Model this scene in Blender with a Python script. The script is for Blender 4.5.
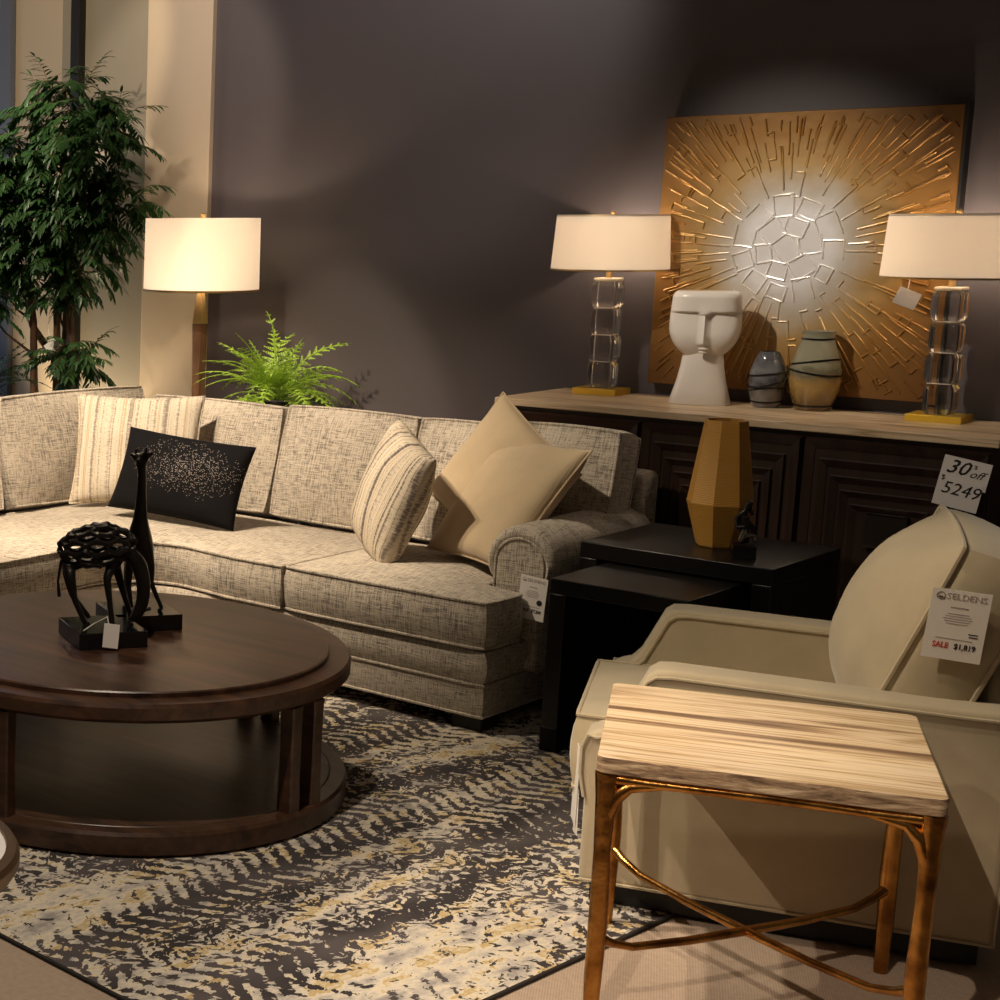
import bpy, bmesh, math, random
from mathutils import Vector, Matrix, Euler, noise
PI = math.pi
R = math.radians
for o in list(bpy.data.objects): bpy.data.objects.remove(o, do_unlink=True)
SC = bpy.context.scene
C = SC.collection

# ------------------------------------------------------------------ camera
cam_d = bpy.data.cameras.new('camera'); cam = bpy.data.objects.new('camera', cam_d); C.objects.link(cam)
r0 = Vector((0.64427206, 0.76479038, -0.00303088)); r1 = Vector((0.12520476, -0.10938242, -0.98608278)); r2 = Vector((-0.75447815, 0.63492611, -0.16622743))
m = Matrix((( r0.x, -r1.x, -r2.x, 0), (r0.y, -r1.y, -r2.y, 0), (r0.z, -r1.z, -r2.z, 1.75), (0, 0, 0, 1)))
cam.matrix_world = m
cam_d.sensor_width = 36; cam_d.sensor_fit = 'HORIZONTAL'; cam_d.lens = 1684.786 * 36 / 1000
cam_d.shift_x = 0.63; cam_d.clip_start = .05
SC.camera = cam

# ------------------------------------------------------------------ world, exposure
SC.view_settings.view_transform = 'Standard'; SC.view_settings.look = 'None'
SC.view_settings.gamma = 1; SC.view_settings.use_curve_mapping = False
SC.view_settings.exposure = 0.12
W = bpy.data.worlds.new('world'); SC.world = W; W.use_nodes = True
W.node_tree.nodes['Background'].inputs[0].default_value = (1.0, .80, .62, 1)
W.node_tree.nodes['Background'].inputs[1].default_value = 0.04

# ------------------------------------------------------------------ ceiling spots (track lights above the frame)
def spot(loc, target, power, angle, blend=.35, col=(1, .78, .55), rad=.04):
    d = bpy.data.lights.new('track_spot', 'SPOT'); d.energy = power; d.spot_size = R(angle); d.spot_blend = blend
    d.color = col; d.shadow_soft_size = rad
    o = bpy.data.objects.new('track_spot', d); C.objects.link(o); o.location = loc
    o.rotation_euler = (Vector(target) - Vector(loc)).to_track_quat('-Z', 'Y').to_euler()
    return o
spot((-4.5, 3.9, 3.3), (-4.55, 5.6, .5), 470, 56, .7, (1, .81, .60))            # sofa, middle
spot((-5.0, 3.4, 3.3), (-5.25, 5.3, .5), 230, 56, .6, (1, .80, .58))            # sofa, left
spot((-4.2, 3.8, 3.3), (-3.12, 5.6, .70), 230, 28, .8, (1, .83, .62), .03)       # cream pillows
spot((-3.7, 4.4, 3.3), (-2.68, 6.85, 1.50), 270, 29, 1.0, (1, .87, .72))         # painting
spot((-3.3, 3.6, 3.3), (-2.1, 6.0, .8), 120, 28, .8, (1, .86, .70))         # amber vase, price card
spot((-2.6, 3.2, 3.3), (-1.35, 3.85, .5), 120, 46, .5, (1, .81, .60), rad=.02)            # end table
spot((-3.3, 2.6, 3.2), (-1.5, 4.5, .7), 185, 34, .5, (1, .87, .66))  # armchair
spot((-0.9, 0.6, 2.9), (-1.45, 3.5, .1), 230, 28, .6, (1, .82, .64), rad=.012)        # floor by the end table
spot((-2.9, 1.2, 3.0), (-1.6, 3.4, .1), 160, 30, .6, (1, .82, .64), rad=.012)        # floor by the end table
spot((-2.5, 2.6, 3.2), (-2.5, 3.1, 0), 190, 64, .7, (1, .84, .66))             # rug
spot((-4.9, 4.7, 3.3), (-3.9, 4.4, .4), 170, 48, .6, (1, .80, .56))             # back of coffee table
spot((-4.6, 5.0, 3.3), (-4.6, 6.9, 2.9), 60, 74, .35, (1, .88, .82))   # wall wash
spot((-5.2, 5.3, 3.3), (-5.72, 6.9, 2.3), 60, 44, .5, (1, .84, .68))   # pilaster
spot((-3.9, 4.0, 3.3), (-3.9, 6.9, 1.1), 60, 34, .9, (1, .84, .76))   # wall, low glow
spot((-6.3, 5.0, 3.3), (-6.35, 6.5, 1.6), 230, 46, .5, (1, .86, .66))      # tree
spot((-5.5, 4.9, 3.3), (-6.55, 6.95, 2.6), 110, 40, .4, (1, .82, .58))      # left wall
spot((-6.35, 6.55, .25), (-6.25, 6.95, 1.3), 70, 90, .6, (1, .80, .52))      # uplight behind the tree
spot((-4.6, 5.2, 3.3), (-4.7, 6.5, 1.1), 150, 28, .4, (1, .85, .6))      # fern
dl = bpy.data.lights.new('window_daylight', 'AREA'); dl.energy = 9; dl.size = 1.2; dl.color = (.6, .75, 1)
dlo = bpy.data.objects.new('window_daylight', dl); C.objects.link(dlo); dlo.location = (-8.2, 5.6, 1.8)
dlo.rotation_euler = (Vector((-5.6, 6.2, 1.6)) - Vector((-8.2, 5.6, 1.8))).to_track_quat('-Z', 'Y').to_euler()

# ------------------------------------------------------------------ materials
class NT:
    def __init__(s, name):
        s.m = bpy.data.materials.new(name); s.m.use_nodes = True; s.t = s.m.node_tree; s.t.nodes.clear()
        s.out = s.t.nodes.new('ShaderNodeOutputMaterial'); s.b = s.t.nodes.new('ShaderNodeBsdfPrincipled')
        s.t.links.new(s.b.outputs[0], s.out.inputs[0]); s.co = s.t.nodes.new('ShaderNodeTexCoord').outputs['Object']
    def n(s, typ, **k):
        x = s.t.nodes.new('ShaderNode' + typ)
        for a, v in k.items(): setattr(x, a, v)
        return x
    def put(s, sock, v):
        if hasattr(v, 'is_linked') or hasattr(v, 'links'): s.t.links.new(v, sock)
        else:
            try: sock.default_value = v
            except Exception: sock.default_value = (*v, 1)
    def map(s, sc=(1, 1, 1), rot=(0, 0, 0), loc=(0, 0, 0), src=None):
        x = s.n('Mapping'); s.put(x.inputs[0], src or s.co); x.inputs['Scale'].default_value = sc; x.inputs['Rotation'].default_value = rot; x.inputs['Location'].default_value = loc
        return x.outputs[0]
    def noise(s, vec, scale=5, detail=3, rough=.5, dist=0):
        x = s.n('TexNoise'); s.put(x.inputs['Vector'], vec); x.inputs['Scale'].default_value = scale; x.inputs['Detail'].default_value = detail
        x.inputs['Roughness'].default_value = rough; x.inputs['Distortion'].default_value = dist
        return x.outputs[0]
    def ramp(s, fac, stops, interp='LINEAR'):
        x = s.n('ValToRGB'); s.put(x.inputs[0], fac); cr = x.color_ramp; cr.interpolation = interp
        while len(cr.elements) < len(stops): cr.elements.new(.5)
        for e, (p, c) in zip(cr.elements, stops):
            e.position = p; e.color = (*c, 1) if isinstance(c, tuple) else (c, c, c, 1)
        return x.outputs[0]
    def mix(s, fac, a, b, mode='MIX'):
        x = s.n('Mix', data_type='RGBA', blend_type=mode); s.put(x.inputs[0], fac); s.put(x.inputs[6], a); s.put(x.inputs[7], b)
        return x.outputs[2]
    def math(s, op, a, b=0, c=0):
        x = s.n('Math', operation=op); s.put(x.inputs[0], a); s.put(x.inputs[1], b); s.put(x.inputs[2], c)
        return x.outputs[0]
    def sep(s, v):
        x = s.n('SeparateXYZ'); s.put(x.inputs[0], v); return x.outputs
    def comb(s, a, b, c=0):
        x = s.n('CombineXYZ'); s.put(x.inputs[0], a); s.put(x.inputs[1], b); s.put(x.inputs[2], c); return x.outputs[0]
    def bump(s, h, strength=.3, dist=.005):
        x = s.n('Bump'); s.put(x.inputs['Height'], h); x.inputs['Strength'].default_value = strength; x.inputs['Distance'].default_value = dist
        s.t.links.new(x.outputs[0], s.b.inputs['Normal'])
    def set(s, **k):
        for a, v in k.items():
            s.put(s.b.inputs[{'col': 'Base Color', 'rough': 'Roughness', 'metal': 'Metallic', 'trans': 'Transmission Weight', 'ior': 'IOR', 'sheen': 'Sheen Weight',
                  'emc': 'Emission Color', 'ems': 'Emission Strength', 'coat': 'Coat Weight', 'spec': 'Specular IOR Level'}[a]], v)
        return s.m

def plain(name, col, rough=.5, metal=0, nz=.06, nsc=12, **k):
    t = NT(name); f = t.noise(t.co, nsc, 3)
    c = t.mix(f, tuple(max(0, x * (1 - nz)) for x in col) + (1,), tuple(min(1, x * (1 + nz)) for x in col) + (1,))
    return t.set(col=c, rough=rough, metal=metal, **k)

def tweed(name, lt, dk, sc=1.0):
    t = NT(name); nn = t.sep(t.n('TexCoord').outputs['Normal'])
    L, Hh = 13 * sc, 230 * sc
    f = .5
    for ax, mp in ((0, (Hh, L, L)), (1, (L, Hh, L)), (2, (L, L, Hh))):
        w = t.math('SUBTRACT', 1.0, t.math('POWER', t.math('ABSOLUTE', nn[ax]), 1.5))
        f = t.math('ADD', f, t.math('MULTIPLY', w, t.math('SUBTRACT', t.noise(t.map(mp), 1, 3, .7), .5)))
    fine = t.noise(t.co, 260 * sc, 2)
    f2 = t.math('ADD', f, t.math('ADD', t.math('MULTIPLY', t.math('SUBTRACT', t.noise(t.co, 6, 4), .5), .16), t.math('MULTIPLY', t.math('SUBTRACT', fine, .5), .12)))
    col = t.ramp(f2, [(.33, dk), (.455, tuple((x * .45 + y * .55) for x, y in zip(dk, lt))), (.56, lt)])
    t.bump(t.math('ADD', f, t.math('MULTIPLY', t.noise(t.co, 14, 2), .9)), .45, .006)
    return t.set(col=col, rough=.95, sheen=.15)
TWEED = tweed('greige_tweed', (.60, .525, .425), (.14, .12, .10), 1.45)

def velvet(name, col, rough=.85, wr=.5, rib=0):
    t = NT(name); f = t.noise(t.co, 9, 4, .6)
    c = t.mix(f, tuple(x * .82 for x in col) + (1,), tuple(min(1, x * 1.12) for x in col) + (1,))
    h = t.noise(t.co, 7, 3)
    if rib:
        w = t.n('TexWave', wave_type='BANDS', bands_direction='X'); t.put(w.inputs[0], t.co); w.inputs['Scale'].default_value = rib
        h = t.math('ADD', h, t.math('MULTIPLY', w.outputs[1], .06))
    t.bump(h, wr, .02)
    return t.set(col=c, rough=rough, sheen=.3)
CHAIRFAB = velvet('oatmeal_woven', (.44, .36, .235), .85, .12)
CREAM = velvet('cream_ribbed', (.56, .43, .27), .8, .3, 60)

def wood(name, a, b, sc=1.0, axis='X', rough=.38, coat=.15):
    t = NT(name); s = {'X': (1.5, 26, 26), 'Y': (26, 1.5, 26), 'Z': (26, 26, 1.5)}[axis]
    f = t.noise(t.map(tuple(v * sc for v in s)), 1, 5, .65, .6)
    g = t.noise(t.co, 2.5, 2)
    f = t.math('ADD', t.math('MULTIPLY', f, .8), t.math('MULTIPLY', g, .2))
    c = t.ramp(f, [(.36, a), (.62, b)])
    t.bump(f, .12, .002)
    return t.set(col=c, rough=rough, coat=coat)
COFFEE = wood('walnut_brown', (.018, .0075, .004), (.080, .036, .019), .8, 'X', .36, .0)
CREDW = wood('dark_cocoa_wood', (.022, .011, .007), (.055, .025, .015), 1.0, 'X', .42, .05)
CREDWV = wood('dark_cocoa_wood_upright', (.018, .009, .006), (.042, .020, .012), 1.0, 'Z', .42, .05)
NEST = wood('espresso_wood', (.004, .003, .003), (.009, .0065, .005), 1.0, 'X', .33, .0)
FOOTB = plain('black_foot', (.008, .007, .006), .5)

def travertine(name, bright=1.0):
    t = NT(name); y = t.sep(t.co)
    v = t.map((.8, 15, 15)); f = t.noise(v, 1, 3, .55, .5); g = t.noise(t.map((2.2, 90, 90)), 1, 3, .6); h = t.noise(t.map((1.1, 34, 34)), 1, 2, .5, .3)
    f = t.math('ADD', t.math('MULTIPLY', f, .80), t.math('ADD', t.math('MULTIPLY', g, .04), t.math('MULTIPLY', h, .16)))
    c = t.ramp(f, [(.36, (.17, .10, .055)), (.415, (.40, .26, .145)), (.45, (.64, .47, .29)), (.50, (.76, .59, .39)), (.535, (.44, .29, .145)), (.555, (.72, .54, .33)), (.60, (.80, .64, .44)), (.66, (.46, .31, .165))])
    t.bump(g, .05, .001)
    return t.set(col=c, rough=.38, coat=.1)
TRAV = travertine('striped_travertine')
def trav_edge():
    t = NT('rough_travertine_edge'); f = t.noise(t.map((9, 9, 60)), 1, 5, .7, .5)
    c = t.ramp(f, [(.38, (.12, .07, .04)), (.52, (.36, .24, .14)), (.64, (.6, .46, .3))]); t.bump(f, .8, .006)
    return t.set(col=c, rough=.8)
TRAVE = trav_edge()

def brassmat():
    t = NT('antique_brass'); f = t.noise(t.co, 10, 4, .6); c = t.ramp(f, [(.35, (.20, .085, .022)), (.5, (.42, .20, .052)), (.68, (.62, .33, .09))])
    t.bump(t.noise(t.co, 28, 3), .35, .006); return t.set(col=c, rough=.26, metal=1)
BRASS = brassmat()
GOLD = plain('polished_gold', (1.0, .66, .08), .4, .75, .03)
GOLDSAT = plain('satin_gold', (.72, .50, .22), .35, 1, .05)
BRONZE = plain('bronze_rim', (.19, .12, .07), .35, .8)
BLACK = plain('black_lacquer', (.006, .006, .007), .12, 0, .02)
BRZBLK = plain('blackened_bronze', (.016, .013, .011), .38, .6, .3, 20)
PAPER = plain('white_card', (.80, .75, .70), .6, 0, .01)
INK = plain('black_ink', (.02, .018, .018), .6)
INKG = plain('grey_ink', (.34, .30, .28), .6)
INKR = plain('red_ink', (.52, .05, .03), .6)
CERAM = plain('white_glazed_ceramic', (.78, .72, .65), .28, 0, .01, coat=.4)
MARBLEW = plain('white_marble', (.82, .78, .72), .25, 0, .03)
SILV = plain('tarnished_silver', (.30, .27, .25), .25, 1, .4, 30)
TERRA = plain('dark_planter', (.05, .045, .04), .6)
SOIL = plain('dark_soil', (.03, .02, .015), 1)
BARK = wood('tree_bark', (.07, .035, .018), (.22, .12, .065), 1.5, 'Z', .85, 0)
POLEW = wood('lamp_pole_wood', (.06, .028, .014), (.17, .085, .045), 1.0, 'Z', .3, .3)

def leafmat(name, a, b, tr=.25):
    t = NT(name); f = t.noise(t.co, 16, 2)
    c = t.mix(f, a + (1,), b + (1,)); t.set(col=c, rough=.45)
    tb = t.n('BsdfTranslucent'); t.put(tb.inputs[0], c); mx = t.n('MixShader'); mx.inputs[0].default_value = tr
    t.t.links.new(t.b.outputs[0], mx.inputs[1]); t.t.links.new(tb.outputs[0], mx.inputs[2]); t.t.links.new(mx.outputs[0], t.out.inputs[0])
    return t.m
TLEAF = leafmat('ficus_leaf', (.006, .028, .008), (.050, .125, .028))
FLEAF = leafmat('bright_fern_leaf', (.14, .27, .02), (.42, .60, .06))
DFERN = leafmat('dark_fern_leaf', (.006, .02, .008), (.02, .055, .018))

def glass(name, col, rough=.02, ior=1.5):
    t = NT(name); f = t.noise(t.co, 6, 2)
    c = t.mix(f, tuple(x * .93 for x in col) + (1,), col + (1,))
    return t.set(col=c, rough=rough, trans=1.0, ior=ior)
CRYSTAL = glass('clear_crystal', (.97, .96, .94), 0.0, 1.5)
FROST = plain('frosted_glass_joint', (.85, .76, .62), .35)
def tinted(name, stops, tr):
    t = NT(name); z = t.sep(t.co)[2]; n_ = t.noise(t.co, 12, 2, .5, 1.2)
    f = t.math('ADD', t.math('MULTIPLY', z, 3.2), t.math('MULTIPLY', t.math('SUBTRACT', n_, .5), .35)); c = t.ramp(f, stops); return t.set(col=c, rough=.05, trans=tr, ior=1.45, coat=.8)
SMOKE = tinted('smoke_glass', [(.1, (.30, .28, .26)), (.3, (.10, .10, .11)), (.45, (.30, .30, .31)), (.6, (.14, .14, .15))], .45)
OLIVE = tinted('olive_glass', [(.08, (.20, .11, .03)), (.3, (.52, .33, .10)), (.48, (.22, .20, .13)), (.56, (.42, .40, .27)), (.9, (.34, .33, .24))], .35)
def ambermat():
    t = NT('amber_ribbed_glass'); w = t.n('TexWave', wave_type='BANDS', bands_direction='Z'); t.put(w.inputs[0], t.co); w.inputs['Scale'].default_value = 55
    c = t.mix(w.outputs[1], (.52, .25, .035, 1), (.74, .40, .08, 1)); t.bump(w.outputs[1], .3, .003)
    t.set(col=c, rough=.35, trans=.35)
    return t.m
AMBER = ambermat()

def shademat(name, col, em):
    t = NT(name); f = t.noise(t.map((60, 60, 60)), 1, 2)
    c = t.mix(f, tuple(x * .96 for x in col) + (1,), col + (1,)); t.set(col=c, rough=.8, emc=c, ems=em)
    tb = t.n('BsdfTranslucent'); t.put(tb.inputs[0], c); mx = t.n('MixShader'); mx.inputs[0].default_value = .35
    t.t.links.new(t.b.outputs[0], mx.inputs[1]); t.t.links.new(tb.outputs[0], mx.inputs[2]); t.t.links.new(mx.outputs[0], t.out.inputs[0])
    return t.m
SHADEF = shademat('lit_linen_shade', (.88, .78, .64), .46)
SHADET = shademat('lit_fabric_shade', (.86, .75, .60), .33)

def striped(name, sc, seed, lt=(.58, .45, .30), md=(.28, .22, .17), dk=(.16, .12, .09)):
    t = NT(name); x = t.sep(t.co)
    nz = t.noise(t.map((2, 2, 9)), 1, 3)
    v = t.math('ADD', t.math('MULTIPLY', x[0], sc), t.math('ADD', t.math('MULTIPLY', nz, .25), seed))
    f = t.noise(t.comb(v, 0, 0), 1, 4, .7)
    g = t.noise(t.map((50, 50, 220)), 1, 2)
    f = t.math('ADD', f, t.math('MULTIPLY', t.math('SUBTRACT', g, .5), .16))
    c = t.ramp(f, [(.36, dk), (.44, md), (.48, lt), (.54, (.68, .60, .48)), (.58, (.42, .31, .19)), (.64, lt)])
    t.bump(t.noise(t.co, 10, 3), .35, .012)
    return t.set(col=c, rough=.9)
STRIPE1 = striped('tan_striped_linen', 26, 3, (.60, .52, .41), (.30, .255, .21), (.20, .16, .13))
STRIPE2 = striped('brown_striped_weave', 30, 9, (.52, .44, .33), (.20, .16, .14), (.05, .04, .04))
def sequin():
    t = NT('black_sequined_velvet'); v = t.n('TexVoronoi', feature='F1'); t.put(v.inputs[0], t.co); v.inputs['Scale'].default_value = 185
    h = t.n('TexVoronoi', feature='F1'); t.put(h.inputs[0], t.co); h.inputs['Scale'].default_value = 185
    r = t.n('Separate' + 'Color'); t.t.links.new(h.outputs['Color'], r.inputs[0])
    x = t.sep(t.co)
    dens = t.math('SUBTRACT', 1.0, t.math('ADD', t.math('MULTIPLY', t.math('POWER', t.math('ABSOLUTE', t.math('SUBTRACT', x[0], .04)), 2), 14), t.math('MULTIPLY', t.math('POWER', t.math('ABSOLUTE', t.math('SUBTRACT', x[2], .03)), 2), 55)))
    big = t.noise(t.co, 9, 3)
    m1 = t.math('GREATER_THAN', t.math('MULTIPLY', t.math('ADD', dens, t.math('SUBTRACT', big, .5)), .75), t.math('SUBTRACT', 1.0, r.outputs[0]))
    m1 = t.math('MULTIPLY', m1, t.math('LESS_THAN', v.outputs[0], .34))
    t.bump(t.math('ADD', t.noise(t.co, 9, 3), t.math('MULTIPLY', m1, .2)), .4, .012)
    c = t.mix(m1, (.004, .0035, .0045, 1), (.26, .22, .20, 1))
    return t.set(col=c, rough=t.math('SUBTRACT', .9, t.math('MULTIPLY', m1, .5)), sheen=.0, spec=.2)
SEQUIN = sequin()

# ------------------------------------------------------------------ mesh helpers
class MB:
    def __init__(s): s.v = []; s.f = []
    def add(s, vs, fs, M=None):
        b = len(s.v); s.v += [tuple((M @ Vector(p)) if M else p) for p in vs]; s.f += [tuple(b + i for i in f) for f in fs]; return s
    def box(s, c, d, M=None):
        x, y, z = c; a, b, e = d[0] / 2, d[1] / 2, d[2] / 2
        vs = [(x + i * a, y + j * b, z + k * e) for k in (-1, 1) for j in (-1, 1) for i in (-1, 1)]
        return s.add(vs, [(0, 2, 3, 1), (4, 5, 7, 6), (0, 1, 5, 4), (2, 6, 7, 3), (0, 4, 6, 2), (1, 3, 7, 5)], M)
    def rings(s, rs, M=None, cap=True, closed=False):
        n = len(rs[0]); vs = [p for r in rs for p in r]; fs = []
        k = len(rs)
        for i in range(k if closed else k - 1):
            a, b = i * n, ((i + 1) % k) * n
            for j in range(n): j2 = (j + 1) % n; fs.append((a + j, a + j2, b + j2, b + j))
        if cap and not closed: fs += [tuple(range(n))[::-1], tuple((k - 1) * n + j for j in range(n))]
        return s.add(vs, fs, M)
    def tube(s, pts, r, seg=8, closed=False, M=None, sq=None):
        P = [Vector(p) for p in pts]; n = len(P); rr = r if isinstance(r, (list, tuple)) else [r] * n
        T = []
        for i in range(n):
            a = P[i - 1] if (i > 0 or closed) else P[i]; b = P[(i + 1) % n] if (i < n - 1 or closed) else P[i]
            d = b - a; T.append(d.normalized() if d.length > 1e-9 else Vector((0, 0, 1)))
        up = Vector((0, 0, 1)) if abs(T[0].z) < .9 else Vector((1, 0, 0)); N = (up - T[0] * up.dot(T[0])).normalized(); rs = []
        for i in range(n):
            N = (N - T[i] * N.dot(T[i])); N = N.normalized() if N.length > 1e-6 else Vector((1, 0, 0)); B = T[i].cross(N)
            ring = []
            for j in range(seg):
                a = 2 * PI * j / seg; ca, sa = math.cos(a), math.sin(a)
                if sq: ring.append(tuple(P[i] + N * ca * rr[i] * sq[0] + B * sa * rr[i] * sq[1]))
                else: ring.append(tuple(P[i] + N * ca * rr[i] + B * sa * rr[i]))
            rs.append(ring)
        return s.rings(rs, M, cap=not closed, closed=closed)
    def lathe(s, prof, seg=48, c=(0, 0), M=None, cap=True, sx=1, sy=1):
        rs = [[(c[0] + r * sx * math.cos(2 * PI * j / seg), c[1] + r * sy * math.sin(2 * PI * j / seg), z) for j in range(seg)] for r, z in prof]
        return s.rings(rs, M, cap)
    def prism(s, poly, z0, z1, M=None):
        return s.rings([[(x, y, z0) for x, y in poly], [(x, y, z1) for x, y in poly]], M)
    def ico(s, c, rad, M=None, sub=3):
        bm = bmesh.new(); bmesh.ops.create_icosphere(bm, subdivisions=sub, radius=1)
        vs = [(c[0] + v.co.x * rad[0], c[1] + v.co.y * rad[1], c[2] + v.co.z * rad[2]) for v in bm.verts]
        fs = [tuple(v.index for v in f.verts) for f in bm.faces]; bm.free()
        return s.add(vs, fs, M)

ROOTM = {}
def root(name, label, cat, loc=(0, 0, 0), rz=0, group=None, M=None):
    o = bpy.data.objects.new(name, None); C.objects.link(o); o.empty_display_size = .05
    o.matrix_world = M if M else Matrix.Translation(loc) @ Matrix.Rotation(rz, 4, 'Z'); ROOTM[o.name] = o.matrix_world.copy()
    o['label'] = label; o['category'] = cat
    if group: o['group'] = group
    return o
def tag(o, label, cat, group=None):
    o['label'] = label; o['category'] = cat
    if group: o['group'] = group
    return o
def obj(name, mb, mat, parent=None, bevel=0, M=None, ang=35, world=False, seg=2, label=None):
    me = bpy.data.meshes.new(name); vs = mb.v
    if world and parent is not None:
        inv = ROOTM[parent.name].inverted(); vs = [tuple(inv @ Vector(p)) for p in vs]
    me.from_pydata(vs, [], mb.f); me.update()
    bm = bmesh.new(); bm.from_mesh(me); bmesh.ops.recalc_face_normals(bm, faces=bm.faces); bm.to_mesh(me); bm.free()
    me.polygons.foreach_set('use_smooth', [True] * len(me.polygons)); me.set_sharp_from_angle(angle=R(ang))
    me.materials.append(mat)
    o = bpy.data.objects.new(name, me); C.objects.link(o)
    if parent: o.parent = parent
    if M is not None: o.matrix_local = M if parent else M; 
    if M is not None and not parent: o.matrix_world = M
    if bevel:
        b = o.modifiers.new('bevel', 'BEVEL'); b.width = bevel; b.segments = seg; b.limit_method = 'ANGLE'; b.angle_limit = R(40)
    if label: o['label'] = label
    return o
def struct(name, mb, mat, **k):
    o = obj(name, mb, mat, **k); o['kind'] = 'structure'; return o
def text(name, s, size, mat, parent, M, depth=.0004, shear=0, bold=0, align='CENTER'):
    cu = bpy.data.curves.new(name, 'FONT'); cu.body = s; cu.size = size; cu.extrude = depth; cu.shear = shear; cu.offset = bold
    cu.align_x = align; cu.align_y = 'CENTER'; cu.resolution_u = 2
    t = bpy.data.objects.new(name, cu); C.objects.link(t)
    me = bpy.data.meshes.new_from_object(t); bpy.data.objects.remove(t, do_unlink=True)
    me.materials.clear(); me.materials.append(mat)
    o = bpy.data.objects.new(name, me); C.objects.link(o); o.parent = parent; o.matrix_local = M
    return o

# cushions: P maps the unit square to a plan outline, z is the thickness
def rect(w, h, sq=.1, pull=0):
    def P(u, v):
        a, b = 2 * u - 1, 2 * v - 1
        x = a * (1 - sq + sq * math.sqrt(1 - b * b / 2)) * (1 - pull * (1 - b * b)); y = b * (1 - sq + sq * math.sqrt(1 - a * a / 2)) * (1 - pull * (1 - a * a))
        return (x * w / 2, y * h / 2)
    return P
def loop_pts(P, nu, nv):
    uv = [(i / nu, 0) for i in range(nu)] + [(1, j / nv) for j in range(nv)] + [(1 - i / nu, 1) for i in range(nu)] + [(0, 1 - j / nv) for j in range(nv)]
    return uv
def sstep(i, n):
    t = i / n; return t * .5 + .5 * (.5 - .5 * math.cos(PI * t))
def cushion(P, z0, z1, puff=.03, bulge=.012, nu=20, nv=16, puffb=None, wr=0, seed=0, sag=0):
    mb = MB(); puffb = puff if puffb is None else puffb
    U = [sstep(i, nu) for i in range(nu + 1)]; V = [sstep(j, nv) for j in range(nv + 1)]
    idx = {}; vs = []; fs = []
    def pf(u, v):
        a, b = abs(2 * u - 1), abs(2 * v - 1); return (1 - a ** 2.6) * (1 - b ** 2.6)
    def nz(x, y, k): return wr * noise.noise(Vector((x * 7 + seed, y * 7 + k, seed * 1.7)))
    for side, zz, sg, pu in (('t', z1, 1, puff), ('b', z0, -1, puffb)):
        for i, u in enumerate(U):
            for j, v in enumerate(V):
                x, y = P(u, v); p = pf(u, v)
                idx[side, i, j] = len(vs); vs.append((x, y, zz + sg * pu * p + sg * nz(x, y, 3 if side == 't' else 9) * min(1, p * 4)))
        for i in range(nu):
            for j in range(nv):
                q = (idx[side, i, j], idx[side, i + 1, j], idx[side, i + 1, j + 1], idx[side, i, j + 1]); fs.append(q if sg > 0 else q[::-1])
    bl = [(i, 0) for i in range(nu)] + [(nu, j) for j in range(nv)] + [(nu - i, nv) for i in range(nu)] + [(0, nv - j) for j in range(nv)]
    pts = [P(U[i], V[j]) for i, j in bl]; n = len(pts); nor = []
    for k in range(n):
        a, b = pts[k - 1], pts[(k + 1) % n]; d = Vector((b[1] - a[1], a[0] - b[0])); nor.append(d.normalized() if d.length > 1e-9 else Vector((0, 0)))
    m = 5; prev = [idx['b', i, j] for i, j in bl]
    for k in range(1, m + 1):
        if k == m: cur = [idx['t', i, j] for i, j in bl]
        else:
            t = k / m; cur = []
            for q in range(n):
                cur.append(len(vs)); o = bulge * math.sin(PI * t) ** .7
                vs.append((pts[q][0] + nor[q].x * o, pts[q][1] + nor[q].y * o, z0 + (z1 - z0) * t))
        for q in range(n):
            q2 = (q + 1) % n; fs.append((prev[q], prev[q2], cur[q2], cur[q]))
        prev = cur
    mb.add(vs, fs)
    top = [(p[0] + nn.x * .002, p[1] + nn.y * .002, z1) for p, nn in zip(pts, nor)]; bot = [(p[0] + nn.x * .002, p[1] + nn.y * .002, z0) for p, nn in zip(pts, nor)]
    return mb, top, bot
def cushion_part(name, P, z0, z1, mat, parent, M=None, pipe=.006, pmat=None, **k):
    mb, top, bot = cushion(P, z0, z1, **k)
    o = obj(name, mb, mat, parent, M=M, ang=50)
    if pipe:
        pb = MB(); pb.tube(top, pipe, 6, closed=True); pb.tube(bot, pipe, 6, closed=True)
        obj('piping', pb, pmat or mat, o)
    return o
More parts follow.
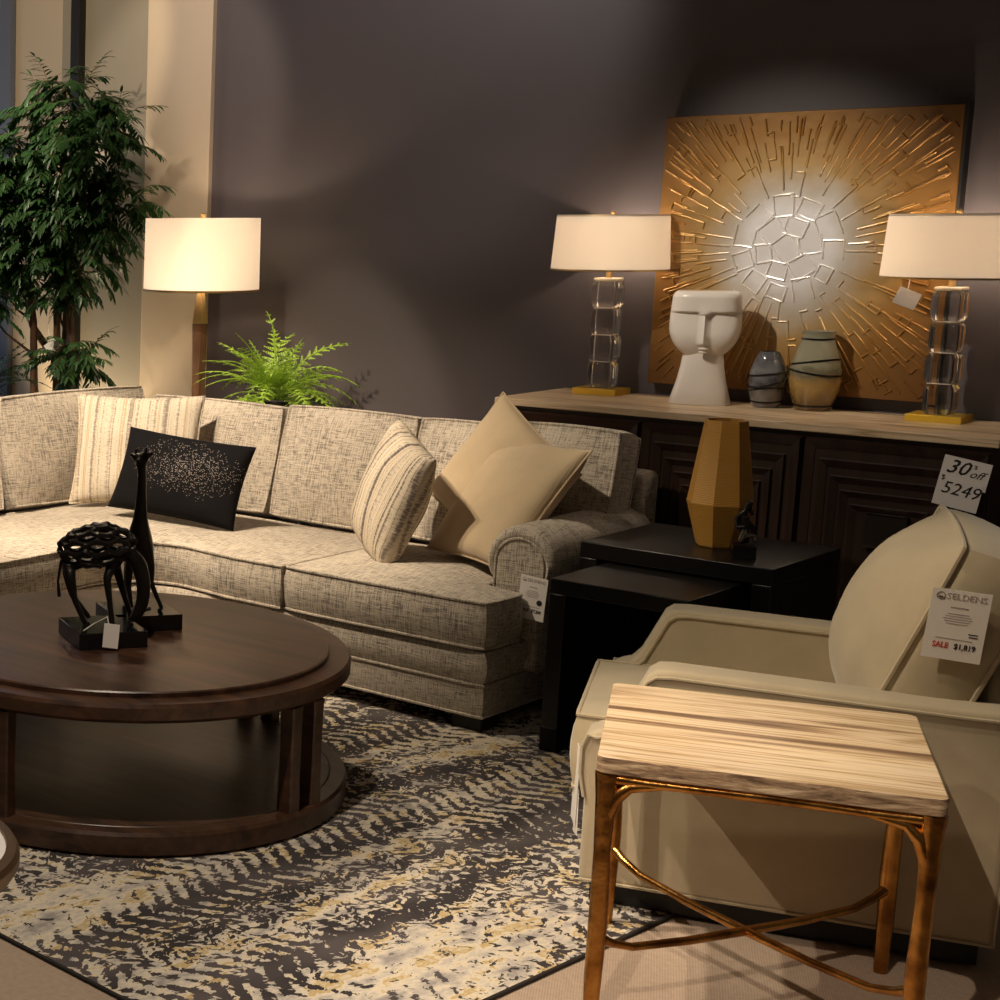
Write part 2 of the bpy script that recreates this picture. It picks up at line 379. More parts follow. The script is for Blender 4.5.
def pillow(name, label, w, h, t, mat, c, yaw, lean, roll, seed=0, pull=.07, pipe=0, wr=.01, pmat=None, group=None, flat=.4, M=None):
    nu = nv = 22; vs = []; fs = []; P = rect(w, h, .0, pull)
    idx = {}
    for sgn in (-1, 1):
        for i in range(nu + 1):
            for j in range(nv + 1):
                u, v = sstep(i, nu), sstep(j, nv); edge = i in (0, nu) or j in (0, nv)
                if edge and sgn == 1: idx[sgn, i, j] = idx[-1, i, j]; continue
                x, y = P(u, v); a, b = 2 * u - 1, 2 * v - 1
                th = t / 2 * (max(0, (1 - a * a) * (1 - b * b))) ** flat
                nn = wr * noise.noise(Vector((x * 9 + seed, y * 9 + sgn * 5, seed))) * (0 if edge else 1) * min(1, th / t * 4)
                idx[sgn, i, j] = len(vs); vs.append((x, sgn * (th + nn), y))
        for i in range(nu):
            for j in range(nv): fs.append((idx[sgn, i, j], idx[sgn, i + 1, j], idx[sgn, i + 1, j + 1], idx[sgn, i, j + 1]))
    M = M or Matrix.Translation(c) @ Matrix.Rotation(R(yaw), 4, 'Z') @ Matrix.Rotation(R(-lean), 4, 'X') @ Matrix.Rotation(R(roll), 4, 'Y')
    o = obj(name, MB().add(vs, fs), mat, M=M, ang=80); tag(o, label, 'pillow', group)
    if pipe:
        bl = [(i, 0) for i in range(nu)] + [(nu, j) for j in range(nv)] + [(nu - i, nv) for i in range(nu)] + [(0, nv - j) for j in range(nv)]
        obj('piping', MB().tube([vs[idx[-1, i, j]] for i, j in bl], pipe, 6, closed=True), pmat or mat, o)
    return o
def skin(name, V, E, rad, mat, parent, M=None, sub=2, rootv=0):
    me = bpy.data.meshes.new(name); me.from_pydata(V, E, []); me.update()
    o = bpy.data.objects.new(name, me); C.objects.link(o)
    bm = bmesh.new(); bm.from_mesh(me); L = bm.verts.layers.skin.verify()
    for i, v in enumerate(bm.verts):
        r = rad[i]; v[L].radius = r if isinstance(r, tuple) else (r, r); v[L].use_root = (i == rootv)
    bm.to_mesh(me); bm.free()
    o.modifiers.new('skin', 'SKIN'); s = o.modifiers.new('sub', 'SUBSURF'); s.levels = sub; s.render_levels = sub
    dg = bpy.context.evaluated_depsgraph_get(); nm = bpy.data.meshes.new_from_object(o.evaluated_get(dg)); 
    o.modifiers.clear(); o.data = nm; nm.polygons.foreach_set('use_smooth', [True] * len(nm.polygons))
    nm.materials.clear(); nm.materials.append(mat); o.parent = parent
    if M is not None: o.matrix_local = M
    return o
def arc(cx, cy, r, a0, a1, n): return [(cx + r * math.cos(R(a0 + (a1 - a0) * i / n)), cy + r * math.sin(R(a0 + (a1 - a0) * i / n))) for i in range(n + 1)]

# ================================================================== STRUCTURE
def wallmat(name, col, rough=.6):
    t = NT(name); f = t.noise(t.co, 1.6, 4); c = t.mix(f, tuple(x * .93 for x in col) + (1,), tuple(x * 1.06 for x in col) + (1,))
    t.bump(t.noise(t.co, 160, 2), .08, .001); return t.set(col=c, rough=rough)
WDARK = wallmat('charcoal_plum_paint', (.088, .072, .075), .5)
WBEIGE = wallmat('warm_beige_paint', (.50, .40, .29))
WGREY = wallmat('greige_paint', (.27, .235, .18))
WBLACK = wallmat('black_paint', (.008, .007, .007))
def carpet():
    t = NT('beige_ribbed_carpet'); w = t.n('TexWave', wave_type='BANDS', bands_direction='DIAGONAL'); t.put(w.inputs[0], t.map((1, 1, 0), (0, 0, R(20)))); w.inputs['Scale'].default_value = 75; w.inputs['Distortion'].default_value = .6
    f = t.math('ADD', t.math('MULTIPLY', w.outputs[1], .35), t.math('MULTIPLY', t.noise(t.co, 60, 3), .65))
    c = t.ramp(f, [(.2, (.34, .255, .19)), (.75, (.47, .36, .27))]); t.bump(f, .3, .003); return t.set(col=c, rough=1)
struct('floor', MB().box((-3.5, 3.4, -.05), (11, 9, .1)), carpet())
struct('wall_back', MB().box((-2.5 - .255, 6.96, 1.75), (5.51, .12, 3.5)), WDARK)
struct('trim_1', MB().box((-5.72, 6.945, 1.75), (.42, .15, 3.5)), WBEIGE, bevel=.004)
struct('trim_2', MB().box((-6.165, 6.965, 1.75), (.47, .11, 3.5)), WGREY)
struct('trim_3', MB().box((-6.43, 6.94, 1.75), (.062, .16, 3.5)), WBLACK)
struct('trim_4', MB().box((-6.502, 6.95, 1.75), (.082, .14, 3.5)), WGREY, bevel=.006)
struct('wall_left', MB().box((-6.74, 6.97, 1.75), (.394, .1, 3.5)), WBEIGE)
struct('trim_5', MB().box((-6.985, 6.95, 1.75), (.09, .14, 3.5)), wallmat('blue_grey_frame', (.12, .13, .17)))
def winmat():
    t = NT('bright_daylight_window'); return t.set(col=(.3, .4, .6, 1), rough=.3, emc=(.45, .62, 1.0, 1), ems=.9)
struct('window_1', MB().box((-7.6, 6.97, 1.75), (1.14, .06, 3.5)), winmat())
struct('baseboard_back', MB().box((-2.5, 6.885, .06), (6.0, .03, .12)), WDARK, bevel=.004)

# ================================================================== RUG
def rugmat():
    t = NT('distressed_woven_rug'); x, y, z = t.sep(t.co)[:3]
    tri = t.math('PINGPONG', t.math('ADD', t.math('MULTIPLY', y, 11), t.math('MULTIPLY', t.noise(t.co, 3, 2), 1.2)), 1.0)
    xz = t.math('ADD', x, t.math('MULTIPLY', tri, .035))
    warp = t.noise(t.co, 2.2, 3)
    xw = t.math('ADD', xz, t.math('MULTIPLY', warp, .12))
    band = t.noise(t.comb(t.math('MULTIPLY', xw, 7.5), t.math('MULTIPLY', y, .45), 3.1), 1, 2, .6)
    band2 = t.noise(t.comb(t.math('MULTIPLY', x, 4.2), t.math('MULTIPLY', y, .7), 8.1), 1, 1, .5)
    d = t.noise(t.comb(t.math('MULTIPLY', xz, 56), t.math('MULTIPLY', y, 32), 0), 1, 2, .6, .7)
    d2 = t.noise(t.comb(t.math('MULTIPLY', x, 30), t.math('MULTIPLY', y, 95), 5), 1, 2, .6, .3)
    ch = t.math('SINE', t.math('MULTIPLY', t.math('ADD', t.math('MULTIPLY', y, 17), t.math('MULTIPLY', t.math('PINGPONG', t.math('MULTIPLY', x, 8), 1.0), 1.3)), 6.283))
    chm = t.ramp(t.noise(t.comb(t.math('MULTIPLY', x, 3.1), t.math('MULTIPLY', y, 1.1), 33), 1, 1), [(.42, 0.0), (.56, .20)])
    e = t.math('ADD', t.math('MULTIPLY', band, 1.5), t.math('MULTIPLY', band2, .5))
    e = t.math('ADD', e, t.math('ADD', t.math('MULTIPLY', t.math('SUBTRACT', d, .5), 1.5), t.math('MULTIPLY', t.math('SUBTRACT', d2, .5), .5)))
    e = t.math('ADD', e, t.math('MULTIPLY', ch, chm))
    g_ = t.math('ADD', t.math('POWER', t.math('SUBTRACT', x, .62), 2), t.math('POWER', t.math('ADD', y, 1.32), 2))
    e = t.math('ADD', e, t.math('MULTIPLY', t.math('MAXIMUM', t.math('SUBTRACT', .16, g_), 0), 1.6))
    mask = t.ramp(e, [(.985, 0.0), (1.0, 1.0)]) if 0 else t.ramp(t.math('SUBTRACT', e, .5), [(.535, 0.0), (.565, 1.0)])
    tone = t.noise(t.comb(t.math('MULTIPLY', x, 14), t.math('MULTIPLY', y, 6), 11), 1, 4, .7)
    light = t.ramp(tone, [(.35, (.32, .29, .27)), (.46, (.54, .49, .42)), (.54, (.70, .62, .48)), (.60, (.50, .36, .15)), (.66, (.62, .54, .40))])
    dark = t.ramp(t.noise(t.comb(t.math('MULTIPLY', x, 6), t.math('MULTIPLY', y, 3), 21), 1, 2), [(.4, (.034, .028, .029)), (.64, (.095, .080, .080))])
    c = t.mix(mask, dark, light)
    t.bump(t.math('ADD', t.math('MULTIPLY', mask, .5), t.noise(t.co, 220, 2)), .35, .003)
    return t.set(col=c, rough=1)
RUGM = Matrix.Translation((-3.42, 4.33, 0)) @ Matrix.Rotation(R(-4), 4, 'Z')
o = obj('area_rug', MB().box((-.02, 0, .005), (3.36, 3.05, .010)), rugmat(), M=RUGM, bevel=.003)
tag(o, 'large distressed rug in charcoal, cream and mustard under the coffee table', 'rug')
obj('bound_edge', MB().tube([(-1.7, -1.525, .006), (1.66, -1.525, .006), (1.66, 1.525, .006), (-1.7, 1.525, .006)], .007, 6, closed=True), plain('charcoal_binding', (.03, .026, .026), .9), o)

# ================================================================== SECTIONAL SOFA
SX0, SX1, SXR, SYF, SYB = -5.51, -4.44, -2.88, 5.126, 6.2
XARM = -3.04; YARM = 5.376; XAO = -2.79; YL = 3.25
sofa = root('sectional_sofa', 'large greige tweed sectional sofa wrapping the corner behind the coffee table', 'sofa', ((-4.2), 5.6, 0))
rc = .24
front = [(SX1, YL)] + [(SX1, YL + (SYF - rc - YL) * k / 6) for k in range(1, 6)] + [(p[0], p[1]) for p in arc(SX1 + rc, SYF - rc, rc, 180, 90, 8)] + [(SX1 + rc + (SXR - SX1 - rc) * k / 6, SYF) for k in range(1, 7)]
nf = len(front); ic = 10
def backpt(k):
    ang = [0]
    if k <= 9: return (SX0, YL + (SYB - YL) * k / 9.5)
    if k >= 10: return (SX0 + .05 + (SXR - SX0 - .05) * (k - 10) / (nf - 11), SYB)
back = [backpt(k) for k in range(nf)]
def Lmap(off=0):
    def P(u, v):
        s = u * (nf - 1); i = min(int(s), nf - 2); t = s - i
        f = (front[i][0] * (1 - t) + front[i + 1][0] * t, front[i][1] * (1 - t) + front[i + 1][1] * t)
        b = (back[i][0] * (1 - t) + back[i + 1][0] * t, back[i][1] * (1 - t) + back[i + 1][1] * t)
        return (f[0] * (1 - v) + b[0] * v, f[1] * (1 - v) + b[1] * v)
    return P
def inv(P): 
    c = ROOTM[sofa.name].translation
    return lambda u, v: (P(u, v)[0] - c.x, P(u, v)[1] - c.y)
for nm, a, b, bu, pp in (('base_rail', .066, .176, .004, .0055), ('deck_rail', .182, .292, .012, 0)):
    mb, top, bot = cushion(inv(Lmap()), a, b, puff=0, bulge=bu, nu=66, nv=4)
    o = obj(nm, mb, TWEED, sofa, ang=50)
    if pp: obj('piping', MB().tube(top, pp, 6, closed=True).tube(bot, pp, 6, closed=True), TWEED, o)
# seat cushions
def c_right(u, v):
    xr = SXR + .005 if v < .30 else (SXR + (XARM - SXR) * min(1, (v - .30) / .05))
    x = -3.70 + (xr + 3.70) * u; y = 5.115 + (5.86 - 5.115) * v
    k = .012 * (abs(2 * u - 1) ** 8) * (abs(2 * v - 1) ** 8); return (x - (2 * u - 1) * k, y - (2 * v - 1) * k)
fr = [(SX1 + .008, 4.475), (SX1 + .008, 4.6), (SX1 + .006, 4.75)] + arc(SX1 + rc + .03, SYF - rc - .012, rc + .03, 180, 90, 10) + [(-3.95, 5.112), (-3.83, 5.112), (-3.706, 5.112)]
bk = [(-5.16, 4.475), (-5.16, 4.8), (-5.16, 5.1), (-5.15, 5.3), (-5.15, 5.45), (-5.14, 5.6), (-5.13, 5.7), (-5.1, 5.79), (-5.04, 5.84), (-4.95, 5.86), (-4.8, 5.86), (-4.65, 5.86), (-4.5, 5.86), (-4.3, 5.86), (-4.1, 5.86), (-3.9, 5.86), (-3.706, 5.86)]
while len(bk) > len(fr): bk.pop(-2)
def c_corner(u, v):
    s = u * (len(fr) - 1); i = min(int(s), len(fr) - 2); t = s - i
    f = [fr[i][q] * (1 - t) + fr[i + 1][q] * t for q in (0, 1)]; b = [bk[i][q] * (1 - t) + bk[i + 1][q] * t for q in (0, 1)]
    return (f[0] * (1 - v) + b[0] * v, f[1] * (1 - v) + b[1] * v)
def c_left(u, v):
    return (-5.15 + (SX1 + .008 + 5.15) * u, 3.42 + (4.468 - 3.42) * v)
for P, nu in ((c_right, 26), (c_corner, 40), (c_left, 20)):
    cushion_part('seat_cushion', inv(P), .305, .462, TWEED, sofa, puff=.034, bulge=.014, nu=nu, nv=18, puffb=0, wr=.006, seed=nu, pipe=.0055)
# back frame
bf = MB(); c0 = ROOTM[sofa.name].translation
def sw(mb, x0, x1, y0, y1, z0, z1): mb.box(((x0 + x1) / 2 - c0.x, (y0 + y1) / 2 - c0.y, (z0 + z1) / 2), (x1 - x0, y1 - y0, z1 - z0)); return mb
obj('back_frame', sw(MB(), -5.505, -2.83, 6.07, 6.21, .29, .815), TWEED, sofa, bevel=.03, seg=4)
obj('back_frame', sw(MB(), -5.515, -5.375, YL, 6.07, .29, .815), TWEED, sofa, bevel=.03, seg=4)
# arm: mushroom profile extruded along y
def armprof(cx, w):
    r = w / 2; return [(cx - r * .72, .18), (cx - r * .72, .50)] + [(cx + r * math.cos(a), .568 + r * math.sin(a)) for a in [R(205 - 230 * i / 18) for i in range(19)]] + [(cx + r * .66, .47), (cx + r * .60, .18)]
acx = (XARM + XAO) / 2
def arm_mb(prof, ys):
    mb = MB(); mx = sum(p[0] for p in prof) / len(prof)
    rs = []
    for y, sc in ys: rs.append([((mx + (p[0] - mx) * sc) - c0.x, y - c0.y, .45 + (p[1] - .45) * (1 - (1 - sc) * .8)) for p in prof])
    return mb.rings(rs)
P0 = armprof(acx, XAO - XARM)
# pleated roll with soft front rim
rs = [(YARM + .020, .72), (YARM + .006, .78), (YARM, .86), (YARM + .008, .95), (YARM + .03, 1.0)] + [(YARM + .03 + (6.1 - YARM - .03) * k / 8, 1.0 - .0 * k) for k in range(1, 9)]
arm = obj('arm', arm_mb(P0, rs), TWEED, sofa, ang=60)
# inner arched front panel with welt
r_in = .088; pan = [(acx - r_in, .30), (acx - r_in, .50)] + [(acx + r_in * math.cos(R(a)), .560 + r_in * math.sin(R(a))) for a in range(180, -1, -15)] + [(acx + r_in, .50), (acx + r_in * .8, .30)]
pm = MB(); pm.rings([[(x - c0.x, y - c0.y, z) for x, z in pan] for y in (YARM + .05, YARM + .004)])
fp = obj('front_panel', pm, TWEED, arm, bevel=.005)
obj('welt', MB().tube([(x - c0.x, YARM + .004 - c0.y, z) for x, z in pan], .0055, 6), TWEED, arm)
# side wall below the arm, down to the base
obj('side_panel', sw(MB(), XARM + .03, -2.885, YARM + .02, 6.1, .18, .5), TWEED, sofa, bevel=.006)
obj('arm', sw(MB(), -5.4, SX1 + .03, YL - .14, YL + .08, .18, .62), TWEED, sofa, bevel=.05, seg=4)
for x, y in ((-2.945, 5.2), (-2.93, 6.12), (-4.1, 5.24), (-4.5, 4.4), (-4.5, 3.3), (-5.45, 3.3), (-5.45, 6.12), (-4.1, 6.12)):
    obj('foot', sw(MB(), x - .055, x + .055, y - .055, y + .055, .011 if (x > -5.05) else 0.0, .068), FOOTB, sofa, bevel=.003)
# back cushions: (center x, y, width, facing yaw, lean, bottom z, height, thick)
def back_cushion(cx, cy, w, yaw, lean, zb=.472, h=.48, t=.17, roll=0, sd=0):
    M = Matrix.Translation((cx - c0.x, cy - c0.y, zb)) @ Matrix.Rotation(R(yaw), 4, 'Z') @ Matrix.Rotation(R(-lean), 4, 'X') @ Matrix.Rotation(R(90), 4, 'X') @ Matrix.Translation((0, h / 2, 0)) @ Matrix.Rotation(R(roll), 4, 'Z')
    # after the X turn: local x = width, local y = height, local z = towards the sitter
    return cushion_part('back_cushion', rect(w, h, .10), -t / 2, t / 2, TWEED, sofa, M=M, puff=.045, puffb=.01, bulge=.016, nu=18, nv=16, wr=.010, seed=sd, pipe=.0055)
back_cushion(-5.22, 4.66, .86, 90, 13, sd=1)
back_cushion(-5.20, 5.60, .90, 87, 13, h=.485, sd=2)
back_cushion(-4.70, 5.94, .72, 0, 14, h=.46, sd=3)
back_cushion(-4.00, 5.93, .62, 0, 14, h=.475, sd=4)
back_cushion(-3.47, 5.94, .42, 0, 14, h=.475, sd=5)
back_cushion(-3.08, 5.93, .42, -2, 13, zb=.50, h=.47, t=.15, sd=6)

# ================================================================== THROW PILLOWS
pillow('throw_pillow', 'cream and tan striped linen pillow in the sofa corner behind the black one', .56, .50, .16, STRIPE1, (-4.84, 5.60, .735), 30, 22, -1, 1, pipe=.004)
pillow('throw_pillow', 'black velvet lumbar pillow with a patch of sparkling sequins', .57, .36, .15, SEQUIN, (-4.46, 5.44, .675), 17, 24, 5.2, 2, .05)
pillow('throw_pillow', 'brown and cream striped woven pillow standing alone mid sofa', .46, .47, .20, STRIPE2, (-3.50, 5.50, .715), -38, 16, 12, 3, .05)
pillow('throw_pillow', 'cream ribbed pillow tucked behind the other cream one, corner pointing up', .48, .48, .14, CREAM, (-3.235, 5.80, .765), -10, 12, 33, 4, .05, pipe=.004)
BL, BR, TR, TL = Vector((-3.40, 5.60, .515)), Vector((-3.075, 5.445, .52)), Vector((-2.83, 5.70, .925)), Vector((-3.20, 5.86, .925))
xa = ((BR - BL) + (TR - TL)).normalized(); ua = ((TL - BL) + (TR - BR)); ya = ua.cross(xa).normalized(); za = xa.cross(ya); cc = (BL + BR + TR + TL) / 4
PM = Matrix(((xa.x, ya.x, za.x, cc.x), (xa.y, ya.y, za.y, cc.y), (xa.z, ya.z, za.z, cc.z), (0, 0, 0, 1)))
pillow('throw_pillow', 'cream ribbed pillow in front, leaning on the rolled sofa arm', .46, .53, .17, CREAM, None, 0, 0, 0, 5, .06, pipe=.004, M=PM)

# ================================================================== COFFEE TABLE
CT = (-3.405, 3.865)
ct = root('coffee_table', 'round dark walnut coffee table with a lower shelf and paired posts', 'table', (CT[0], CT[1], .010))
obj('lower_shelf', MB().lathe([(.05, 0), (.695, 0), (.705, .01), (.705, .062), (.698, .072), (.658, .073), (.655, .070), (.652, .073), (.05, .073)], 128), COFFEE, ct, ang=25)
obj('tabletop', MB().lathe([(.05, .375), (.64, .375), (.690, .380), (.703, .392), (.703, .425), (.697, .436), (.630, .438)], 128).lathe([(.640, .43), (.640, .450), (.636, .454), (.02, .454)], 128), COFFEE, ct, ang=25)
for k in (3, 86, 176, -80):
    for d in (-4.6, 4.6):
        mb = MB(); q = .024
        prof = [(q, .06), (q, .10), (q * .93, .2), (q * .93, .26), (q, .36), (q * 1.05, .38)]
        Mx = Matrix.Rotation(R(k), 4, 'Z') @ Matrix.Translation((.672 * math.cos(R(d)), .672 * math.sin(R(d)), 0))
        mb.rings([[(r * cx_, r * cy_, z) for cx_, cy_ in ((-1, -.8), (-.8, -1), (.8, -1), (1, -.8), (1, .8), (.8, 1), (-.8, 1), (-1, .8))] for r, z in prof], Mx)
        obj('leg', mb, COFFEE, ct)

# ---- giraffe figurines (local x = towards image right, y = away)
GR = R(41.8)
def gbase(p):
    obj('plinth', MB().box((0, 0, .025), (.222, .214, .05), Matrix.Rotation(R(-30) - GR, 4, 'Z')), BLACK, p, bevel=.002)
g1 = root('giraffe_figurine', 'openwork dark bronze giraffe figurine bending its head down to its plinth', 'figurine', (-3.389, 3.782, .4645), GR)
gbase(g1)
B = .05
V = [(-.125, 0, .31), (-.09, 0, .335), (-.02, 0, .345), (.035, 0, .335),      # spine shell rim (upper)
     ]
def limb(name, pts, rad, par): return skin(name, pts, [(i, i + 1) for i in range(len(pts) - 1)], rad, BRZBLK, par)
# body: one skinned surface with four legs, neck, head
V = [(-.105, 0, .245), (-.04, 0, .235), (.03, 0, .255), (.075, 0, .28), (.105, 0, .245), (.122, 0, .18), (.120, 0, .12), (.105, 0, .085), (.085, 0, .062),
     (-.10, -.03, .20), (-.085, -.035, .13), (-.05, -.04, .055), (-.11, .03, .20), (-.095, .035, .13), (-.04, .05, .055),
     (.01, -.03, .20), (.02, -.035, .13), (.03, -.045, .055), (.045, .03, .20), (.065, .035, .13), (.09, .05, .055), (-.128, 0, .25), (-.138, 0, .18), (-.133, 0, .13)]
Ed = [(0, 1), (1, 2), (2, 3), (3, 4), (4, 5), (5, 6), (6, 7), (7, 8), (0, 9), (9, 10), (10, 11), (0, 12), (12, 13), (13, 14), (2, 15), (15, 16), (16, 17), (2, 18), (18, 19), (19, 20), (0, 21), (21, 22), (22, 23)]
ra = [.022, .013, .018, .028, .028, .023, .021, .020, .010, .018, .010, .009, .018, .010, .009, .014, .009, .009, .014, .009, .009, .006, .004, .007]
skin('body', V, Ed, ra, BRZBLK, g1, rootv=1)
limb('horn', [(.118, -.008, .095), (.145, -.012, .105)], [.005, .004], g1); limb('horn', [(.118, .010, .095), (.145, .014, .103)], [.005, .004], g1)
# openwork shell: ellipsoid cage pierced with cells
random.seed(5)
bm = bmesh.new(); bmesh.ops.create_icosphere(bm, subdivisions=2, radius=1)
for v in bm.verts: v.co = Vector((v.co.x * .120 - .022, v.co.y * .058, v.co.z * .066 + .293 + .010 * v.co.x)) + Vector([random.uniform(-.006, .006) for _ in range(3)])
dual = bmesh.new(); cen = {f.index: dual.verts.new(f.calc_center_median()) for f in bm.faces}
for e in bm.edges: dual.edges.new([cen[f.index] for f in e.link_faces])
cage = MB()
for e in dual.edges:
    a, b = e.verts[0].co, e.verts[1].co; md = (a + b) / 2; cage.tube([a, md, b], [.0112, .0072, .0112], 6)
bm.free(); dual.free()
obj('openwork_shell', cage, BRZBLK, g1)
g2 = root('giraffe_figurine', 'slender upright dark bronze giraffe figurine with raised head on black plinth', 'figurine', (-3.46, 4.030, .4645), GR)
gbase(g2)
V = [(0, .02, .22), (.0, -.02, .25), (-.002, -.03, .31), (.0, -.035, .38), (.0, -.04, .45), (-.004, -.05, .495), (-.012, -.075, .49),
     (-.03, -.02, .18), (-.03, -.02, .12), (-.02, -.03, .055), (.03, -.02, .18), (.033, -.02, .13), (.065, -.03, .055), (-.03, .05, .18), (-.035, .06, .12), (-.04, .055, .055), (.03, .05, .18), (.022, .06, .12), (.02, .07, .10),
     (-.02, -.035, .525), (.012, -.035, .53), (.03, -.04, .515), (-.035, -.04, .51)]
Ed = [(0, 1), (1, 2), (2, 3), (3, 4), (4, 5), (5, 6), (1, 7), (7, 8), (8, 9), (1, 10), (10, 11), (11, 12), (0, 13), (13, 14), (14, 15), (0, 16), (16, 17), (17, 18), (5, 19), (5, 20), (5, 21), (5, 22)]
V = [(x * 1.12, y * 1.1, .05 + (z - .05) * 1.09) for x, y, z in V]
ra = [.046, .042, .026, .018, .014, .015, .009, .016, .009, .007, .016, .009, .007, .016, .009, .007, .015, .008, .007, .004, .004, .005, .005]
skin('body', V, Ed, ra, BRZBLK, g2, rootv=0)
limb('hoof_tip', [(.065, -.03, .06), (.068, -.034, .05)], [.009, .011], g2)
t1 = root('swing_tag', 'small blank white swing tag tied to the bending giraffe figurine', 'tag', (-3.285, 3.700, .4645), R(38))
obj('card', MB().box((0, 0, .046), (.046, .0012, .074), Matrix.Rotation(R(4), 4, 'Y')), PAPER, t1)
obj('string', MB().tube([(-.004, 0, .078), (-.01, .02, .1), (-.05, .03, .075), (-.08, .01, .056)], .0013, 5), PAPER, t1)

# ================================================================== SMALL ROUND TABLE (left edge)
st = root('side_table', 'round side table with white top and bronze rim at the left edge', 'table', (-2.511, 2.071, .0))
obj('tabletop', MB().lathe([(.01, .475), (.300, .475), (.305, .496), (.01, .496)], 96), MARBLEW, st, ang=25)
obj('rim', MB().lathe([(.20, .44), (.30, .442), (.322, .452), (.333, .470), (.333, .488), (.326, .500), (.306, .502), (.303, .490), (.303, .474), (.20, .474)], 96), BRONZE, st, ang=30)
obj('pedestal', MB().lathe([(.16, .011), (.16, .03), (.04, .05), (.03, .2), (.03, .36), (.08, .442)], 48), BRONZE, st)

# ================================================================== NESTING TABLES
def nest(label, x0, x1, y0, y1, z, th, leg, z0):
    t = root('nesting_table', label, 'table', ((x0 + x1) / 2, (y0 + y1) / 2, z0), group=None)
    w, d = x1 - x0, y1 - y0
    obj('tabletop', MB().box((0, 0, z - z0 - th / 2), (w, d, th)), NEST, t, bevel=.003)
    for sx in (-1, 1):
        L = obj('side_panel', MB().box((sx * (w / 2 - leg / 2), 0, (z - z0 - th) / 2), (leg, d, z - z0 - th)), NEST, t, bevel=.003)
        obj('foot_cap', MB().box((sx * (w / 2 - leg / 2), 0, .04), (leg + .002, d + .002, .078)), bpy.data.materials.get('dark_nickel') or plain('dark_nickel', (.022, .02, .019), .4, .9), L, bevel=.001)
    return t
nest('larger black nesting table, the one carrying the amber vase, beside the armchair', -2.755, -2.13, 5.485, 6.02, .65, .055, .06, 0.011)
nest('smaller black nesting table slid out toward the rug beside the sofa arm', -2.665, -2.22, 5.12, 5.60, .588, .05, .055, 0.011)

# ================================================================== CREDENZA
cr = root('credenza', 'long dark wood credenza with three carved doors and a travertine top', 'credenza', (-2.68, 6.595, 0))
def cw(x0, x1, y0, y1, z0, z1): return ((x0 + x1) / 2 + 2.68, (y0 + y1) / 2 - 6.595, (z0 + z1) / 2), (x1 - x0, y1 - y0, z1 - z0)
obj('countertop', MB().box(*cw(-3.568, -1.79, 6.308, 6.87, .992, 1.02)), TRAV, cr, bevel=.003, label='striped cream and brown travertine countertop')
obj('body', MB().box(*cw(-3.55, -1.81, 6.34, 6.86, .08, .992)), CREDW, cr, bevel=.003)
obj('plinth', MB().box(*cw(-3.50, -1.86, 6.38, 6.82, 0, .08)), FOOTB, cr)
for k in range(3):
    xc = -3.55 + .29 + .58 * k + 2.68; w, h, zc = .572, .885, .53
    d = MB(); yf = 6.34 - 6.595
    d.box((xc, yf - .008, zc), (w, .016, h))
    # nested stepped frames
    lv = [(.0, .035, 0), (.05, .030, 0), (.092, .026, .004), (.128, .024, .008), (.162, .024, .012)]
    for ins, wd, dep in lv:
        a, b = w / 2 - ins, h / 2 - ins * 1.35; a2, b2 = a - wd, b - wd
        y1, y2, y0 = yf - .016 + dep * .2, yf - .030 + dep * .2, yf - .014
        o4 = [(-a, -b), (a, -b), (a, b), (-a, b)]; i4 = [(-a2, -b2), (a2, -b2), (a2, b2), (-a2, b2)]
        m4 = [(x * .5 + p * .5, z * .5 + q * .5) for (x, z), (p, q) in zip(o4, i4)]
        vs = [(xc + x, y0, zc + z) for x, z in o4] + [(xc + x, y2, zc + z) for x, z in [(x * .86 + p * .14, z * .86 + q * .14) for (x, z), (p, q) in zip(o4, i4)]] + [(xc + x, y1 - .003, zc + z) for x, z in i4] + [(xc + x, y0, zc + z) for x, z in i4]
        fs = []
        for r in range(3):
            for q in range(4): q2 = (q + 1) % 4; fs.append((r * 4 + q, r * 4 + q2, r * 4 + 4 + q2, r * 4 + 4 + q))
        d.add(vs, fs)
    D = obj('door', d, CREDWV if k else CREDW, cr, ang=20)
    hx = xc
    hm = MB(); hm.box((hx, yf - .026, .673), (.13, .012, .115)); obj('pull_plate', hm, plain('aged_plate', (.05, .04, .03), .4, .7) if k == 0 else bpy.data.materials['aged_plate'], D, bevel=.002)
    obj('pull_trim', MB().box((hx, yf - .034, .732), (.13, .010, .004)), SILV, D); obj('pull_trim', MB().box((hx, yf - .034, .615), (.13, .010, .004)), SILV, D)

# ================================================================== PAINTING
px0, px1, pz0, pz1, pyf = -3.205, -2.155, 1.070, 2.128, 6.845
pw, ph = px1 - px0, pz1 - pz0
pt = root('wall_art', 'square gold sunburst relief painting with silvery centre above the credenza', 'painting', ((px0 + px1) / 2, 6.87, pz0))
ccx, ccz = -.03, .545
def goldmat(name, k, rough, metal, e=0):
    t = NT(name); x = t.sep(t.co); dx = t.math('SUBTRACT', x[0], ccx); dz = t.math('SUBTRACT', x[2], ccz)
    r = t.math('SQRT', t.math('ADD', t.math('MULTIPLY', dx, dx), t.math('MULTIPLY', dz, dz)))
    nz = t.noise(t.co, 6, 4); r2 = t.math('ADD', r, t.math('MULTIPLY', t.math('SUBTRACT', nz, .5), .16))
    c = t.ramp(r2, [(.15, (.80 * k, .78 * k, .78 * k)), (.225, (.55 * k, .50 * k, .43 * k)), (.32, (.42 * k, .27 * k, .105 * k)), (.45, (.29 * k, .145 * k, .034 * k)), (.70, (.15 * k, .065 * k, .014 * k))])
    t.bump(t.noise(t.co, 30, 4), .25, .004)
    return t.set(col=c, rough=rough, metal=metal)
GP = goldmat('gilded_paint', 1.0, .42, .35); GRD = goldmat('gilded_ridge', 1.35, .3, .5)
